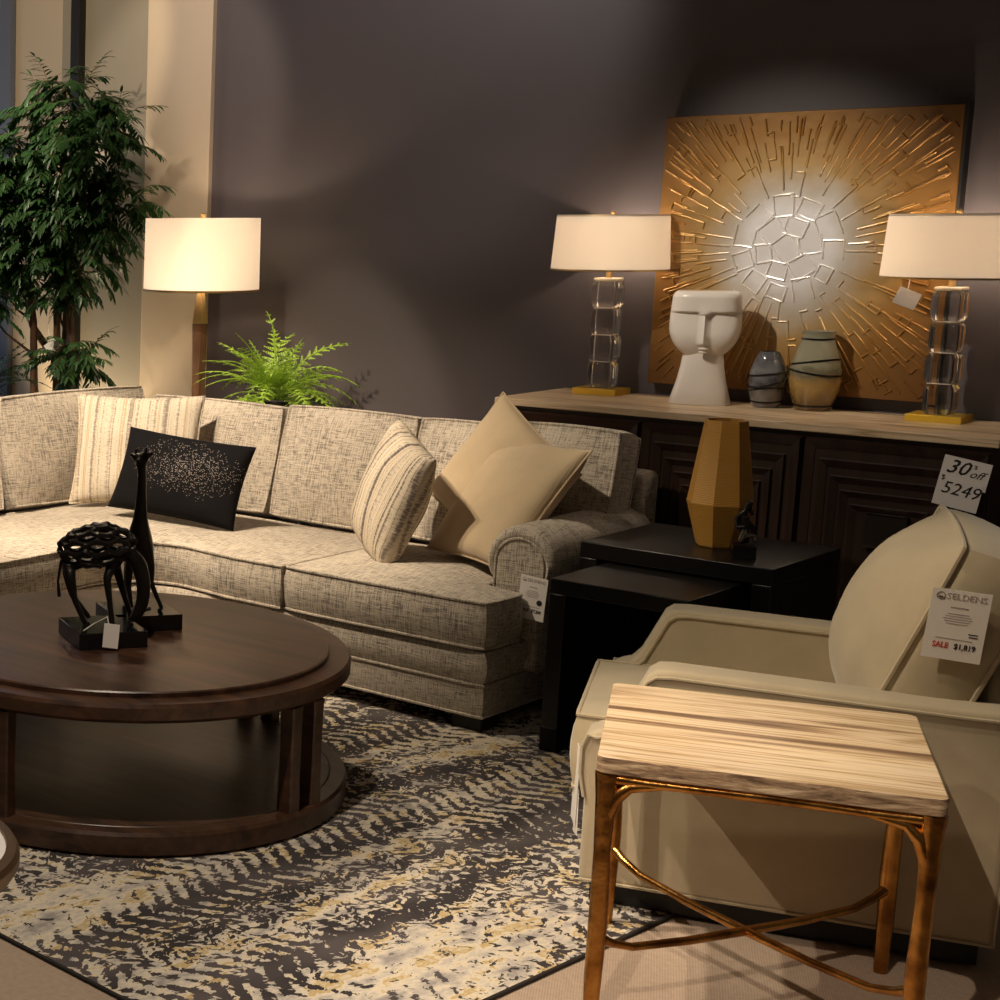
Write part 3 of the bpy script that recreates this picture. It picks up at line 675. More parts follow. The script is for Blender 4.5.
obj('canvas', MB().box((0, -.0, ph / 2), (pw, .05, ph)), GP, pt, bevel=.003)
obj('side_edge', MB().box((pw / 2 + .004, .004, ph / 2), (.010, .052, ph + .01)), FOOTB, pt)
random.seed(12)
rd = MB(); tl = MB()
def ins(x, z): return abs(x) < pw / 2 - .012 and .012 < z < ph - .012
def ridge(a, b, h=.008, w=.0042):
    n = max(1, int((Vector(b) - Vector(a)).length / .03)); pts = []
    for i in range(n + 1):
        t = i / n; x, z = a[0] + (b[0] - a[0]) * t, a[1] + (b[1] - a[1]) * t
        if not ins(x, z): break
        pts.append((x + random.uniform(-.0012, .0012), -.026, z + random.uniform(-.0012, .0012)))
    if len(pts) > 1: rd.tube(pts, [w * random.uniform(.7, 1.2) for _ in pts], 6)
def pol(r, a): return (ccx + r * math.cos(a), ccz + r * math.sin(a))
# centre paving of irregular squares
for cx_, cz_, a_, q_ in [(0, 0, .5, .05)] + [(.085 * math.cos(R(60 * k + 12)), .085 * math.sin(R(60 * k + 12)), R(60 * k + 12), random.uniform(.036, .046)) for k in range(6)] + [(.165 * math.cos(R(32.7 * k)), .165 * math.sin(R(32.7 * k)), R(32.7 * k), random.uniform(.032, .044)) for k in range(11)]:
    a_ += random.uniform(-.2, .2); hx_, hy_ = q_ * random.uniform(.75, 1.05), q_ * random.uniform(.75, 1.0); ca, sa = math.cos(a_), math.sin(a_)
    c4 = [(ccx + cx_ + x * ca - z * sa, ccz + cz_ + x * sa + z * ca) for x, z in ((-hx_, -hy_), (hx_, -hy_ * 1.1), (hx_, hy_ * 1.1), (-hx_, hy_))]
    for u in range(4):
        if random.random() < .88: ridge(c4[u], c4[(u + 1) % 4])
for ring in range(8):
    rin = .215 + ring * .068; n_ = int(2 * PI * rin / .062)
    for i in range(n_):
        a = 2 * PI * (i + random.uniform(-.2, .2) + ring * .5) / n_; wd = random.uniform(.014, .022); st_ = rin + random.uniform(-.03, .03); en = st_ + random.uniform(.06, .19)
        ca, sa = math.cos(a), math.sin(a)
        def q_(r, s): return (ccx + r * ca - s * sa, ccz + r * sa + s * ca)
        ridge(q_(st_, -wd * .8), q_(en, -wd * 1.1))
        if random.random() < .45: ridge(q_(st_ + .01, wd * .8), q_(en - .01, wd))
        if random.random() < .6: ridge(q_(en, -wd), q_(en, wd * .6))
        if random.random() < .25: ridge(q_(st_, -wd * .8), q_(st_, wd * .8))
obj('sunburst_relief', rd, GRD, pt, ang=60)

# ================================================================== CRYSTAL TABLE LAMPS
def lamp(loc, label):
    L = root('table_lamp', label, 'lamp', loc, R(4), 'crystal block lamps at either end of the credenza')
    obj('base', MB().box((0, 0, .012), (.175, .155, .024)), GOLD, L, bevel=.001, label='polished gold base')
    z = .026
    for k in range(4):
        h = .106; n = 48; rs = []
        for j in range(9):
            t = j / 8; b = 1 - .20 * abs(2 * t - 1) ** 6; ring = []
            for i in range(n):
                a = 2 * PI * i / n; c, s_ = math.cos(a), math.sin(a); p = .26
                x = math.copysign(abs(c) ** p, c) * .050 * b; y = math.copysign(abs(s_) ** p, s_) * .050 * b
                pinch = 1 - .10 * abs(math.cos(2 * a)) ** 6
                ring.append((x * pinch, y * pinch, z + h * t))
            rs.append(ring)
        obj('crystal_block', MB().rings(rs), CRYSTAL, L, ang=40, M=Matrix.Rotation(R((-1) ** k * 3), 4, 'Z')); obj('frosted_joint', MB().box((0, 0, z + h + .0015), (.078, .078, .003)), FROST, L, bevel=.001); z += h + .003
    obj('rod', MB().tube([(0, 0, .46), (0, 0, .72)], .006, 10), GOLDSAT, L)
    obj('frosted_cap', MB().box((0, 0, z + .005), (.088, .088, .012)), FROST, L, bevel=.004)
    obj('collar', MB().lathe([(.012, .458), (.012, .52), (.008, .525)], 16), GOLDSAT, L)
    obj('finial', MB().lathe([(.006, .70), (.010, .72), (.010, .738), (.004, .742)], 16), GOLDSAT, L)
    so = obj('lamp_shade', MB().lathe([(.2235, .505), (.211, .725), (.208, .725), (.2205, .505)], 72, cap=False).lathe([(.2235, .505), (.2205, .505)], 72, cap=False), SHADET, L, ang=40)
    obj('shade_trim', MB().lathe([(.224, .503), (.225, .510), (.2225, .510), (.221, .503)], 72, cap=False).lathe([(.2115, .720), (.2105, .727), (.208, .727), (.209, .720)], 72, cap=False), GOLDSAT, so)
    sp = MB()
    for i in range(3): a = 2 * PI * i / 3; sp.tube([(0, 0, .715), (.210 * math.cos(a), .210 * math.sin(a), .715)], .002, 6)
    obj('spider', sp, GOLDSAT, L)
    obj('bulb', MB().ico((0, 0, .60), (.028, .028, .036), sub=2), bpy.data.materials.get('frosted_lit_bulb') or NT('frosted_lit_bulb').set(col=(1, .8, .55, 1), emc=(1, .72, .42, 1), ems=4.0), L)
    d = bpy.data.lights.new('lamp_bulb', 'POINT'); d.energy = 8; d.color = (1, .82, .64); d.shadow_soft_size = .03
    o = bpy.data.objects.new('lamp_bulb', d); C.objects.link(o); o.parent = L; o.location = (0, 0, .625)
    return L
lamp((-3.35, 6.755, 1.0205), 'crystal block lamp with cream drum shade left of the sunburst painting')
L2 = lamp((-2.11, 6.745, 1.0205), 'crystal block lamp with cream drum shade right of the sunburst painting')
t2 = root('swing_tag', 'small white swing tag dangling under the right lamp shade', 'tag', (-2.20, 6.60, 1.455), R(35))
obj('card', MB().box((0, 0, 0), (.075, .001, .06), Matrix.Rotation(R(22), 4, 'Y')), PAPER, t2)
obj('string', MB().tube([(.0, 0, .03), (.01, .02, .066)], .001, 5), PAPER, t2)

# ================================================================== HEAD SCULPTURE
hd = root('head_sculpture', 'white glazed abstract face sculpture with long nose on a flared neck', 'sculpture', (-2.912, 6.665, 1.0205), R(22))
# local: -y = front, x right ; face is a slab, wide flat top narrowing to a round chin, with a soft central crease
zs = [0, .03, .06, .10, .14, .172, .182]
nk = MB(); nk.rings([[(rx * math.cos(a), ry * math.sin(a), z) for a in [2 * PI * j / 48 for j in range(48)]] for rx, ry, z in ((.108, .075, 0), (.110, .077, .006), (.098, .070, .05), (.085, .062, .10), (.076, .056, .15), (.072, .052, .19), (.07, .05, .22))])
obj('neck', nk, CERAM, hd)
NX, NZ = 200, 110; vs = []; fs = []
hh = .272; hz0 = .165
def smooth(a, b, x): x = max(0, min(1, (x - a) / (b - a))); return x * x * (3 - 2 * x)
for j in range(NZ + 1):
    t = j / NZ; t = (.5 - .5 * math.cos(PI * t)) * .5 + t * .5
    wdt = .126 * (math.sin(min(1, (t + .004) / .50) * PI / 2) ** .50) * (1 - .05 * smooth(.55, 1, t)); k = 1.0
    if t > .90: k = math.sqrt(max(0, 1 - ((t - .90) / .1001) ** 2)); wdt -= .022 * (1 - k)
    z = hz0 + hh * t - .010 * smooth(.5, 1, t) * 0
    dep0 = .078 * min(1, math.sin(min(1, (t + .01) / .42) * PI / 2) ** .6) - .030 * (1 - k)
    for i in range(NX):
        a = 2 * PI * i / NX; c, s_ = math.cos(a), math.sin(a)
        x = wdt * math.copysign(abs(c) ** .55, c); y = max(.004, dep0) * math.copysign(abs(s_) ** .75, s_)
        if s_ < 0 and .06 < t < .97:
            ax = abs(x); g = 1 - smooth(.085, .126, ax); zz = z
            zb = .356 - .025 * smooth(.03, .0, ax)
            rec = 0
            if zz < zb + .006: rec = .012 * smooth(zb + .004, zb - .004, zz) * math.exp(-((zb - zz) / .075) ** 2) * smooth(.006, .022, ax)
            y += rec * (.5 + .5 * g)
            # nose
            if .226 < zz < .40:
                wn = .007 + .010 * smooth(.33, .235, zz); am = .020 * smooth(.226, .236, zz) * smooth(.40, .34, zz) * (.55 + .45 * smooth(.34, .24, zz))
                y -= am * math.exp(-(ax / wn) ** 4)
        vs.append((x, y, z))
for j in range(NZ):
    for i in range(NX): i2 = (i + 1) % NX; fs.append((j * NX + i, j * NX + i2, (j + 1) * NX + i2, (j + 1) * NX + i))
fs += [tuple(range(NX))[::-1], tuple(NZ * NX + i for i in range(NX))]
obj('face', MB().add(vs, fs), CERAM, hd, ang=60)
obj('lip', MB().ico((0, -.076, .218), (.018, .011, .006), sub=3), CERAM, hd)
obj('lip', MB().ico((0, -.074, .205), (.016, .011, .006), sub=3), CERAM, hd)

# ================================================================== GLASS VASES
def vase(name, label, loc, prof, mat, bands, th=.004):
    v = root(name, label, 'vase', loc)
    inner = [(max(.001, r - th), z) for r, z in prof if z > prof[0][1] + .008]
    full = prof + inner[::-1]
    obj('body', MB().rings([[(r * math.cos(2 * PI * j / 48), r * math.sin(2 * PI * j / 48), z) for j in range(48)] for r, z in full]), mat, v, ang=60)
    for z, tl_, ph_ in bands:
        pts = []
        for j in range(48):
            a = 2 * PI * j / 48; zz = z + tl_ * math.sin(a + ph_)
            for (ra_, za), (rb, zb) in zip(prof, prof[1:]):
                if za <= zz <= zb: rr = ra_ + (rb - ra_) * (zz - za) / max(1e-6, zb - za); break
            pts.append((rr * math.cos(a) * 1.01, rr * math.sin(a) * 1.01, zz))
        obj('black_band', MB().tube(pts, .0036, 6, closed=True), BLACK, v)
    return v
vase('glass_vase', 'small smoky glass vase with black swirling bands beside the white face', (-2.697, 6.74, 1.0205), [(.02, 0), (.045, .002), (.052, .02), (.062, .06), (.066, .10), (.062, .14), (.050, .18), (.038, .205), (.034, .212)], SMOKE, [(.10, .022, .5), (.06, .018, 2.5), (.025, .004, 0), (.13, .01, 1)])
vase('glass_vase', 'taller olive and amber glass vase with black bands on the credenza', (-2.542, 6.775, 1.0205), [(.03, 0), (.062, .002), (.066, .015), (.080, .06), (.088, .11), (.087, .15), (.076, .20), (.060, .25), (.052, .275), (.056, .290), (.058, .296)], OLIVE, [(.268, .002, 0), (.180, .014, 1.8), (.145, -.012, 1.8), (.02, .002, 0)])
# amber faceted vase on nesting table
av = root('amber_vase', 'tall faceted amber ribbed glass vase on the black nesting table', 'vase', (-2.416, 5.745, .6505), R(12))
def hexr(r, z, n=8): return [(r * math.cos(2 * PI * j / n), r * math.sin(2 * PI * j / n), z) for j in range(n)]
obj('body', MB().rings([hexr(.062, 0), hexr(.066, .006), hexr(.104, .148), hexr(.102, .156), hexr(.066, .425), hexr(.061, .425), hexr(.096, .156), hexr(.06, .012)]), AMBER, av, ang=15)
# small couple figurine
fg = root('figurine', 'small silver and black embracing figurine on a black block beside amber vase', 'figurine', (-2.272, 5.605, .6505), R(30))
obj('block', MB().box((0, 0, .022), (.068, .055, .043)), BLACK, fg, bevel=.001)
skin('body', [(0, 0, .044), (0, 0, .08), (-.004, 0, .115), (-.010, 0, .145), (.004, 0, .165), (.010, -.004, .188), (.022, 0, .10), (.028, .0, .07), (-.028, .0, .125), (-.026, -.015, .10), (.0, -.024, .105), (.02, 0, .14)],
     [(0, 1), (1, 2), (2, 3), (3, 4), (4, 5), (2, 6), (6, 7), (3, 8), (8, 9), (9, 10), (4, 11)], [.015, .017, .015, .013, .007, .012, .010, .008, .009, .007, .006, .006], BRZBLK, fg)
skin('skirt', [(-.01, -.004, .046), (-.006, -.006, .075), (.0, -.012, .10), (.028, -.004, .05), (.03, -.004, .075)], [(0, 1), (1, 2), (3, 4), (1, 4)], [.014, .011, .009, .008, .007], SILV, fg)

# ================================================================== PRICE CARD ON CREDENZA
def rotx90(x, y, z, extra=None):
    M = Matrix.Translation((x, y, z)) @ Matrix.Rotation(R(90), 4, 'X'); return M
SG = Matrix.Translation((-1.883, 6.292, .872)) @ Matrix.Rotation(R(9), 4, 'Y')
sg = root('price_card', 'white price card reading 30% off and 5249 on the credenza front', 'sign', M=SG)
obj('card', MB().box((.004, 0, .032), (.142, .002, .094)).box((0, -.0012, -.042), (.134, .002, .094)), PAPER, sg)
text('percent_lettering', '30', .066, INK, sg, rotx90(-.022, -.0016, .044), shear=.35, bold=.0006)
text('off_lettering', 'off', .038, INK, sg, rotx90(.036, -.0016, .034), shear=.45)
text('percent_sign', '%', .02, INK, sg, rotx90(.028, -.0016, .058), shear=.3)
text('dollar_sign', '$', .024, INK, sg, rotx90(-.054, -.0030, .004))
text('price_lettering', '5249', .058, INK, sg, rotx90(.006, -.0030, -.028), shear=.2)

def saletag(label, M, w, h, price, dot=False):
    t = root('price_tag', label, 'tag', M=M)
    obj('card', MB().box((0, 0, 0), (w, .0015, h)), PAPER, t)
    s = w / .13
    ring = MB().tube([(-.045 * s + .009 * s * math.cos(a), -.0012, h * .40 + .009 * s * math.sin(a)) for a in [2 * PI * k / 20 for k in range(20)]], .0008 * s, 5, closed=True)
    ring.lathe([(.004 * s, -.0009), (.001 * s, -.0016)], 12, M=Matrix.Translation((-.045 * s, 0, h * .40 + .003 * s)) @ Matrix.Rotation(R(90), 4, 'X')); ring.box((-.045 * s, -.0012, h * .40 - .003 * s), (.009 * s, .0006, .004 * s))
    obj('emblem', ring, INK, t)
    text('name_lettering', 'SELDENS', .0225 * s, INKG if not dot else INKG, t, rotx90(.012 * s, -.0010, h * .40), bold=.0001)
    fp_ = MB()
    for k in range(5): fp_.box((.0, -.001, h * .16 - k * h * .035), (w * (.5 - .07 * abs(k - 2)), .0005, h * .010))
    fp_.box((0, -.001, -h * .20), (w * .62, .0005, h * .012)); fp_.box((0, -.001, h * .25), (w * .3, .0005, h * .02))
    obj('fine_print', fp_, INKG, t)
    if dot: obj('round_seal', MB().lathe([(.013 * s, -.0006), (.013 * s, .0018)], 24, M=Matrix.Translation((w * .28, 0, -h * .08)) @ Matrix.Rotation(R(90), 4, 'X')), INK, t)
    else: obj('flag_mark', MB().box((w * .3, -.0012, -h * .10), (w * .16, .0006, h * .014), None).box((w * .31, -.0012, -h * .14), (w * .15, .0006, h * .014)), INK, t)
    text('sale_lettering', 'SALE', .0205 * s, INK if dot else INKR, t, rotx90(-w * .21, -.0010, -h * .30) @ Matrix.Diagonal((.82, 1, 1, 1)), bold=.0005)
    text('price_lettering', price, .0205 * s, INK, t, rotx90(w * .20, -.0010, -h * .30) @ Matrix.Diagonal((.84, 1, 1, 1)), bold=.0005)
    return t
saletag('white sale tag hanging from the front of the rolled sofa arm', Matrix.Translation((-2.845, 5.352, .455)) @ Matrix.Rotation(R(4), 4, 'Y'), .098, .150, '$7,209', True)

# ================================================================== ARMCHAIR
CH = Matrix.Translation((-1.955, 3.997, 0)) @ Matrix.Rotation(R(22), 4, 'Z')
ch = root('armchair', 'oatmeal upholstered armchair with swooping arms and plump back cushion', 'armchair', M=CH)
DP, WD = .89, .83
obj('base', MB().box((DP / 2 - .0, WD / 2, .035), (DP - .05, WD - .10, .048)), FOOTB, ch)
def armpoly(): # side silhouette (s, z)
    sw_ = [(.0, .075), (.0, .30), (-.012, .36), (-.012, .43), (.0, .462), (.02, .474), (.045, .482), (.07, .51), (.10, .575), (.125, .63), (.145, .645), (.18, .648), (.4, .642), (.6, .636), (.78, .632), (.84, .632), (DP, .632), (DP, .075)]
    return sw_
AP = armpoly()
for side, t0, t1 in ((0, 0.0, .115), (1, WD - .115, WD)):
    mb = MB(); mb.rings([[(s, t, z) for s, z in AP] for t in (t0, t1)])
    a = obj('arm', mb, CHAIRFAB, ch, bevel=.016, seg=4, ang=30)
    out = t0 if side == 0 else t1; inn = t1 if side == 0 else t0
    path = [(s, z) for s, z in AP[:-1]]
    def inset(p): return p
    pm = MB(); 
    pm.tube([(s + (.004 if s > .2 else .0), out + (.002 if side else -.002), z - .018 if i > 4 else z) for i, (s, z) in enumerate(AP[:-1]) if i > 0] + [(DP - .003, out + (.002 if side else -.002), .082), (0.003, out + (.002 if side else -.002), .082)], .0045, 6, closed=False)
    pm.tube([(s + .012, inn + (-.001 if side else .001), z - .016) for i, (s, z) in enumerate(AP) if 5 < i < 15], .0045, 6)
    obj('piping', pm, CHAIRFAB, a)
# seat
def seatmap(u, v): return (-.035 + .72 * u, .117 + (WD - .234) * v)
cushion_part('seat_cushion', seatmap, .285, .478, CHAIRFAB, ch, puff=.028, bulge=.016, nu=18, nv=16, puffb=0, wr=.004, seed=3, pipe=.005)
obj('front_rail', MB().box((.03, WD / 2, .175), (.06, WD - .232, .21)), CHAIRFAB, ch, bevel=.012, seg=3)
obj('seat_deck', MB().box((.44, WD / 2, .17), (.76, WD - .234, .20)), CHAIRFAB, ch)
bkm = MB(); bkm.rings([[(s, t, z) for s, z in ((DP - .10, .08), (DP, .08), (DP, .60), (DP + .035, zt), (DP - .045, zt + .01), (DP - .10, .55))] for t, zt in ((.10, .62), (.16, .70), (.25, .80), (WD / 2, .84), (WD - .25, .80), (WD - .16, .70), (WD - .10, .62))])
obj('backrest', bkm, CHAIRFAB, ch, bevel=.012, seg=3)
Mb = Matrix.Translation((.655, .425, .475)) @ Matrix.Rotation(R(-90), 4, 'Z') @ Matrix.Rotation(R(-21), 4, 'X') @ Matrix.Rotation(R(90), 4, 'X') @ Matrix.Translation((0, .262, 0))
cushion_part('back_cushion', rect(.66, .53, .16), -.085, .085, CHAIRFAB, ch, M=Mb, puff=.13, puffb=.02, bulge=.012, nu=22, nv=20, wr=.016, seed=8, pipe=.006)
# sale tag on the side of the back cushion
e1 = Vector((math.cos(R(22)), math.sin(R(22)), 0)); e2 = Vector((-math.sin(R(22)), math.cos(R(22)), 0)); O = Vector((-1.955, 3.997, 0))
pc = O + e1 * .757 + e2 * .070
saletag('white sale tag pinned to the side of the armchair back cushion', Matrix.Translation((pc.x, pc.y, .812)) @ Matrix.Rotation(R(22), 4, 'Z') @ Matrix.Rotation(R(4), 4, 'Y'), .117, .165, '$1,819')
pq = O + e1 * (-.028) + e2 * .10
bt = root('swing_tag', 'long white paper tag hanging down the front of the armchair', 'tag', M=Matrix.Translation((pq.x, pq.y, .30)) @ Matrix.Rotation(R(-55), 4, 'Z'))
obj('card', MB().box((0, 0, 0), (.075, .001, .21), Matrix.Rotation(R(3), 4, 'Y')).box((.004, .003, -.07), (.06, .001, .12), Matrix.Rotation(R(-8), 4, 'Y')), PAPER, bt)

# ================================================================== END TABLE
th = R(23.5); TO = Vector((-1.629, 3.377, 0)); SZ = .635
et = root('end_table', 'square end table with striped travertine top and antique brass crossed legs', 'table', M=Matrix.Translation(TO) @ Matrix.Rotation(th, 4, 'Z'))
def rr_(x0, y0, x1, y1, r, n=5): return arc(x1 - r, y0 + r, r, -90, 0, n) + arc(x1 - r, y1 - r, r, 0, 90, n) + arc(x0 + r, y1 - r, r, 90, 180, n) + arc(x0 + r, y0 + r, r, 180, 270, n)
zt = .62
tp = obj('tabletop', MB().prism(rr_(0, 0, SZ, SZ, .02), zt - .037, zt), TRAV, et, bevel=.0025, label='cream and tan striped travertine tabletop')
tp.data.materials.append(TRAVE)
for p in tp.data.polygons:
    if abs(p.normal.z) < .5: p.material_index = 1
ZT = zt - .037
lg = [(.022, .022), (SZ - .022, .022), (SZ - .022, SZ - .022), (.022, SZ - .022)]
for i, (x, y) in enumerate(lg):
    cxs, cys = (1 if x < .3 else -1), (1 if y < .3 else -1)
    pts = [(x, y, .0115 if (x < .3 and y > .3) else .001), (x, y, .12), (x + .002 * cxs, y + .002 * cys, .24), (x, y, .40), (x, y, .52), (x, y, ZT - .002)]
    mb = MB().tube(pts, [.013, .016, .0175, .015, .018, .022], 14, sq=(1.12, 1.0))
    for (ux, uy) in ((cxs, 0), (0, cys)):
        mb.tube([(x, y, ZT - .13), (x + ux * .006, y + uy * .006, ZT - .09), (x + ux * .018, y + uy * .018, ZT - .055), (x + ux * .045, y + uy * .045, ZT - .028), (x + ux * .12, y + uy * .12, ZT - .015)], [.012, .016, .017, .014, .009], 12)
    obj('leg', mb, BRASS, et, ang=60)
for i in range(4):
    a, b = lg[i], lg[(i + 1) % 4]
    pts = []; rad_ = []
    for k in range(9):
        t = k / 8; pts.append((a[0] + (b[0] - a[0]) * t, a[1] + (b[1] - a[1]) * t, ZT - .0135 - .002 * math.sin(t * PI * 3))); rad_.append(.0125 + .002 * math.cos(t * PI * 4))
    obj('apron_rail', MB().tube(pts, rad_, 12), BRASS, et, ang=60)
c_ = SZ / 2
for (a, b) in ((lg[0], lg[2]), (lg[1], lg[3])):
    pts = [(a[0], a[1], .212)]
    for t, z in ((.05, .190), (.12, .172), (.3, .164), (.5, .163), (.7, .164), (.88, .172), (.95, .190)): pts.append((a[0] + (b[0] - a[0]) * t, a[1] + (b[1] - a[1]) * t, z))
    pts.append((b[0], b[1], .212))
    if a == lg[1]: pts = [(x, y, z + .0) for x, y, z in pts]
    obj('stretcher', MB().tube(pts, [.013, .010, .009, .0095, .0105, .0095, .009, .010, .013], 12), BRASS, et, ang=60)

# ================================================================== FLOOR LAMP
fl = root('floor_lamp', 'tall floor lamp with lit cream drum shade behind the sofa corner', 'lamp', (-5.197, 6.45, 0), R(15))
obj('base', MB().lathe([(.15, 0), (.15, .02), (.05, .035)], 48), GOLDSAT, fl)
def hx(r, z, n=6): return [(r * math.cos(2 * PI * j / n), r * math.sin(2 * PI * j / n), z) for j in range(n)]
obj('pole', MB().rings([hx(.022, .03), hx(.034, .5), hx(.036, 1.0), hx(.040, 1.235)]), POLEW, fl, ang=20, label='dark wood faceted pole')
obj('neck', MB().rings([hx(.0395, 1.236), hx(.041, 1.245), hx(.020, 1.385), hx(.016, 1.44), hx(.012, 1.5)]), GOLDSAT, fl, ang=20, label='gold faceted neck')
sh = obj('lamp_shade', MB().lathe([(.272, 1.395), (.269, 1.735), (.265, 1.735), (.268, 1.395)], 96, cap=False).lathe([(.272, 1.395), (.268, 1.395)], 96, cap=False), SHADEF, fl, ang=40)
obj('shade_trim', MB().lathe([(.273, 1.392), (.274, 1.402), (.270, 1.402), (.270, 1.392)], 96, cap=False), GOLDSAT, sh)
obj('finial', MB().lathe([(.012, 1.72), (.013, 1.755), (.006, 1.76)], 16), GOLDSAT, fl)
obj('rod', MB().tube([(0, 0, 1.48), (0, 0, 1.73)], .005, 8), GOLDSAT, fl)
sp = MB()
for i in range(3): a = 2 * PI * i / 3; sp.tube([(0, 0, 1.725), (.268 * math.cos(a), .268 * math.sin(a), 1.725)], .002, 6)
obj('spider', sp, GOLDSAT, fl)
d = bpy.data.lights.new('lamp_bulb', 'POINT'); d.energy = 7; d.color = (1, .80, .58); d.shadow_soft_size = .04
o = bpy.data.objects.new('lamp_bulb', d); C.objects.link(o); o.parent = fl; o.location = (0, 0, 1.6)

# ================================================================== TREE
def leafquad(mb, base, d, up, L, w):
    d = d.normalized(); s = d.cross(up); s = s.normalized() if s.length > 1e-6 else Vector((1, 0, 0)); n = s.cross(d)
    p = [base, base + d * L * .35 + s * w + n * .15 * w, base + d * L * .75 + s * w * .7 - n * .05 * L, base + d * L - n * .16 * L, base + d * L * .75 - s * w * .7 - n * .05 * L, base + d * L * .35 - s * w + n * .15 * w, base + d * L * .5 - n * .02 * L]
    mb.add([tuple(q) for q in p], [(0, 1, 6), (1, 2, 6), (2, 3, 6), (3, 4, 6), (4, 5, 6), (5, 0, 6)])
def rv(): 
    while True:
        v = Vector((random.uniform(-1, 1), random.uniform(-1, 1), random.uniform(-1, 1)))
        if 0.05 < v.length < 1: return v
random.seed(21)
tr = root('artificial_tree', 'tall bushy green indoor ficus tree behind the left sofa corner', 'tree', (-6.18, 6.36, 0))
tb = ROOTM[tr.name].translation
# clumps (x, y, z, r) in world space
cl = [(-5.80, 6.35, 2.36, .15), (-5.72, 6.4, 2.24, .17), (-5.92, 6.3, 2.18, .16), (-6.1, 6.3, 2.0, .2), (-6.3, 6.3, 1.98, .2), (-5.62, 6.35, 2.12, .17), (-5.5, 6.4, 2.24, .08),
      (-5.75, 6.35, 2.05, .22), (-6.0, 6.3, 1.95, .24), (-6.35, 6.3, 1.9, .22), (-5.6, 6.35, 1.95, .16), (-5.72, 6.3, 1.80, .2), (-6.0, 6.25, 1.72, .24), (-6.3, 6.3, 1.7, .22),
      (-5.58, 6.35, 1.72, .16), (-5.42, 6.4, 1.84, .10), (-5.75, 6.3, 1.6, .18), (-5.98, 6.25, 1.54, .15), (-6.25, 6.3, 1.52, .17), (-5.66, 6.35, 1.52, .14), (-6.15, 6.25, 1.38, .09), (-5.80, 6.3, 1.40, .10), (-6.35, 6.3, 1.3, .10), (-5.72, 6.3, 1.06, .09), (-5.6, 6.3, 1.04, .08), (-6.5, 6.3, 2.0, .2), (-6.5, 6.3, 1.6, .2)]
# trunks
def wob(a, b, n, amp): 
    a, b = Vector(a), Vector(b); return [a + (b - a) * (i / n) + Vector((random.uniform(-amp, amp), random.uniform(-amp, amp), 0)) * (0 < i < n) for i in range(n + 1)]
tips = []
for (x, y, x2, y2, z2, r) in ((.05, .0, -.02, -.05, 1.55, .030), (.12, .02, .12, 0, 1.75, .028), (.19, -.02, .24, 0, 1.6, .024), (.08, .0, .26, 0, 2.1, .020)):
    p = wob((x, y, .0), (x2, y2, z2), 9, .014); obj('trunk', MB().tube(p, [r * (1 - .5 * i / 9) for i in range(10)], 8), BARK, tr); tips.append(p)
br = MB(); fo = MB()
obj('trunk', MB().tube([(-.09, -.02, 1.34), (-.03, -.02, 1.18), (.10, -.01, 1.04), (.14, 0, .98)], [.014, .018, .02, .022], 8), BARK, tr)
for (x, y, z, r) in cl:
    c = Vector((x - .2, y, z)) - tb; best = min((q for t in tips for q in t), key=lambda q: (q - (c - Vector((0, 0, .25)))).length)
    mid = (best + c) / 2 + Vector((random.uniform(-.03, .03), 0, -.03)); br.tube([best, mid, c], [.009, .006, .003], 5)
    ns = int(14 + 800 * r * r)
    for k in range(ns):
        v = rv(); v.y *= .8; p0 = c + v * r
        d = Vector((v.x + random.uniform(-.5, .5), v.y * .7 + random.uniform(-.6, .3), random.uniform(-.35, .45))).normalized()
        L = random.uniform(.11, .19); n = 8; q = p0; st_ = [p0]
        for i in range(n):
            d = (d + Vector((0, 0, -.10))).normalized(); q = q + d * (L / n); st_.append(q)
            for sgn in (-1, 1):
                side = d.cross(Vector((0, 0, 1))); side = side.normalized() if side.length > .01 else Vector((1, 0, 0))
                ld = (d * .75 + side * sgn * .8 + Vector((0, 0, random.uniform(-.55, -.05)))).normalized()
                leafquad(fo, q, ld, Vector((0, 0, 1)), random.uniform(.05, .085), random.uniform(.0075, .011))
        leafquad(fo, q, d, Vector((0, 0, 1)), .07, .008)
        br.tube([st_[0], st_[4], st_[-1]], .0014, 4)
obj('branches', br, BARK, tr); obj('foliage', fo, TLEAF, tr, ang=80)
obj('planter', MB().lathe([(.15, 0), (.20, .30), (.21, .34), (.19, .34), (.185, .31), (.02, .30)], 40), TERRA, tr)
t3 = root('swing_tag', 'white swing tag tied low on the indoor tree trunk', 'tag', (-5.93, 6.20, 1.10), R(30))
obj('card', MB().box((0, 0, .0), (.075, .001, .055), Matrix.Rotation(R(-38), 4, 'Y')), PAPER, t3); obj('string', MB().tube([(-.01, 0, .02), (-.03, .03, .08), (-.06, .08, .10)], .001, 5), PAPER, t3)

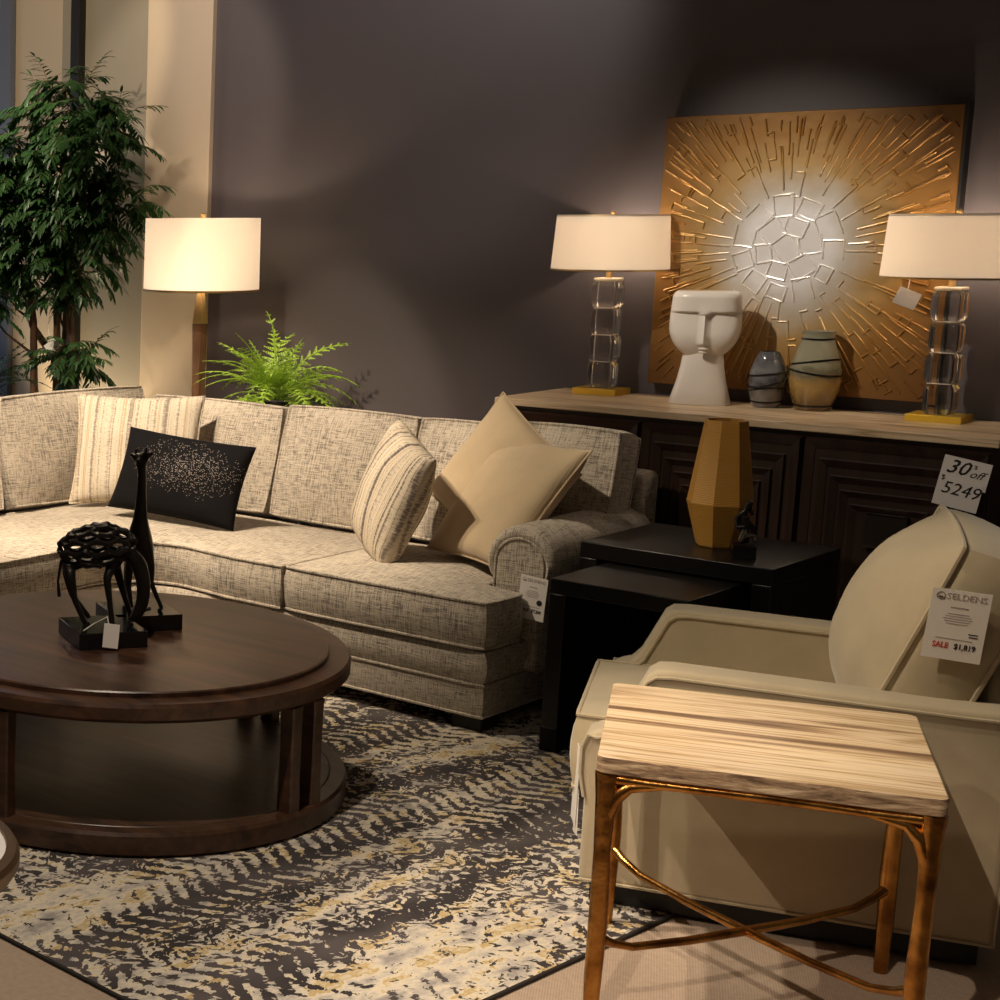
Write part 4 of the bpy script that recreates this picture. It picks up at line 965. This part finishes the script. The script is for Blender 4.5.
# ================================================================== FERNS
def frond(mb, base, az, L, rise, droop, w, n=12):
    d = Vector((math.cos(az) * math.cos(rise), math.sin(az) * math.cos(rise), math.sin(rise))); q = Vector(base); pts = [q.copy()]
    ph = random.uniform(-.5, .5)
    for i in range(n):
        d = (d + Vector((random.uniform(-.06, .06), random.uniform(-.06, .06), -droop / n))).normalized(); q = q + d * (L / n); pts.append(q.copy()); t = (i + 1) / n
        if t < .25: continue
        wl = w * (1.12 - t) ** .8
        s = d.cross(Vector((ph, 0, 1))); s = s.normalized() if s.length > .01 else Vector((1, 0, 0))
        for sg in (-1, 1):
            pd = (s * sg + d * .55 + Vector((0, 0, random.uniform(-.3, .1)))).normalized(); m_ = 5; l_ = wl * random.uniform(.8, 1.1)
            nn = pd.cross(d); nn = nn if nn.length > .01 else Vector((0, 0, 1))
            for k in range(m_):
                tt = (k + .5) / m_; pp = q + pd * l_ * tt
                for s2 in (-1, 1):
                    leafquad(mb, pp, (pd * .8 + d * s2), nn, l_ * .27 * (1.15 - tt), .0042)
            leafquad(mb, q + pd * l_ * .85, pd, nn, l_ * .22, .004)
    leafquad(mb, q, d, Vector((0, 0, 1)), .03, .004)
    return pts
def fern(label, loc, n, L, w, mat, seed, zpot, r_pot=.11, riseR=(.3, 1.3), azr=(0, 2 * PI), extra=()):
    random.seed(seed); f = root('potted_fern', label, 'plant', loc)
    mb = MB(); sm = MB()
    for k in range(n):
        az = azr[0] + (azr[1] - azr[0]) * (k + random.random()) / n; ri = random.uniform(*riseR); l = L * random.uniform(.75, 1.1)
        p = frond(mb, (random.uniform(-.03, .03), random.uniform(-.03, .03), zpot), az, l, ri, random.uniform(1.0, 1.8), w * random.uniform(.8, 1.1)); sm.tube(p, .0022, 5)
    for az, l, ri, dr in extra:
        p = frond(mb, (0, 0, zpot), az, l, ri, dr, w); sm.tube(p, .0022, 5)
    obj('fronds', mb, mat, f, ang=80); obj('stems', sm, mat, f)
    obj('pot', MB().lathe([(r_pot * .7, 0), (r_pot, zpot - .06), (r_pot * 1.06, zpot - .02), (r_pot * .9, zpot - .02), (r_pot * .86, zpot - .06), (.01, zpot - .06)], 36), TERRA, f)
    return f
fern('bright green fern behind the sofa back right of the floor lamp', (-4.76, 6.48, 0), 60, .40, .085, FLEAF, 4, .90, riseR=(.25, 1.45), extra=((2.2, .40, 1.5, 1.9), (-.3, .42, .6, .5)))
fern('dark green fern at the left edge behind the sofa', (-5.98, 5.74, 0), 26, .34, .075, DFERN, 8, .86, riseR=(.3, 1.3), extra=((.9, .36, 1.2, 2.6),))
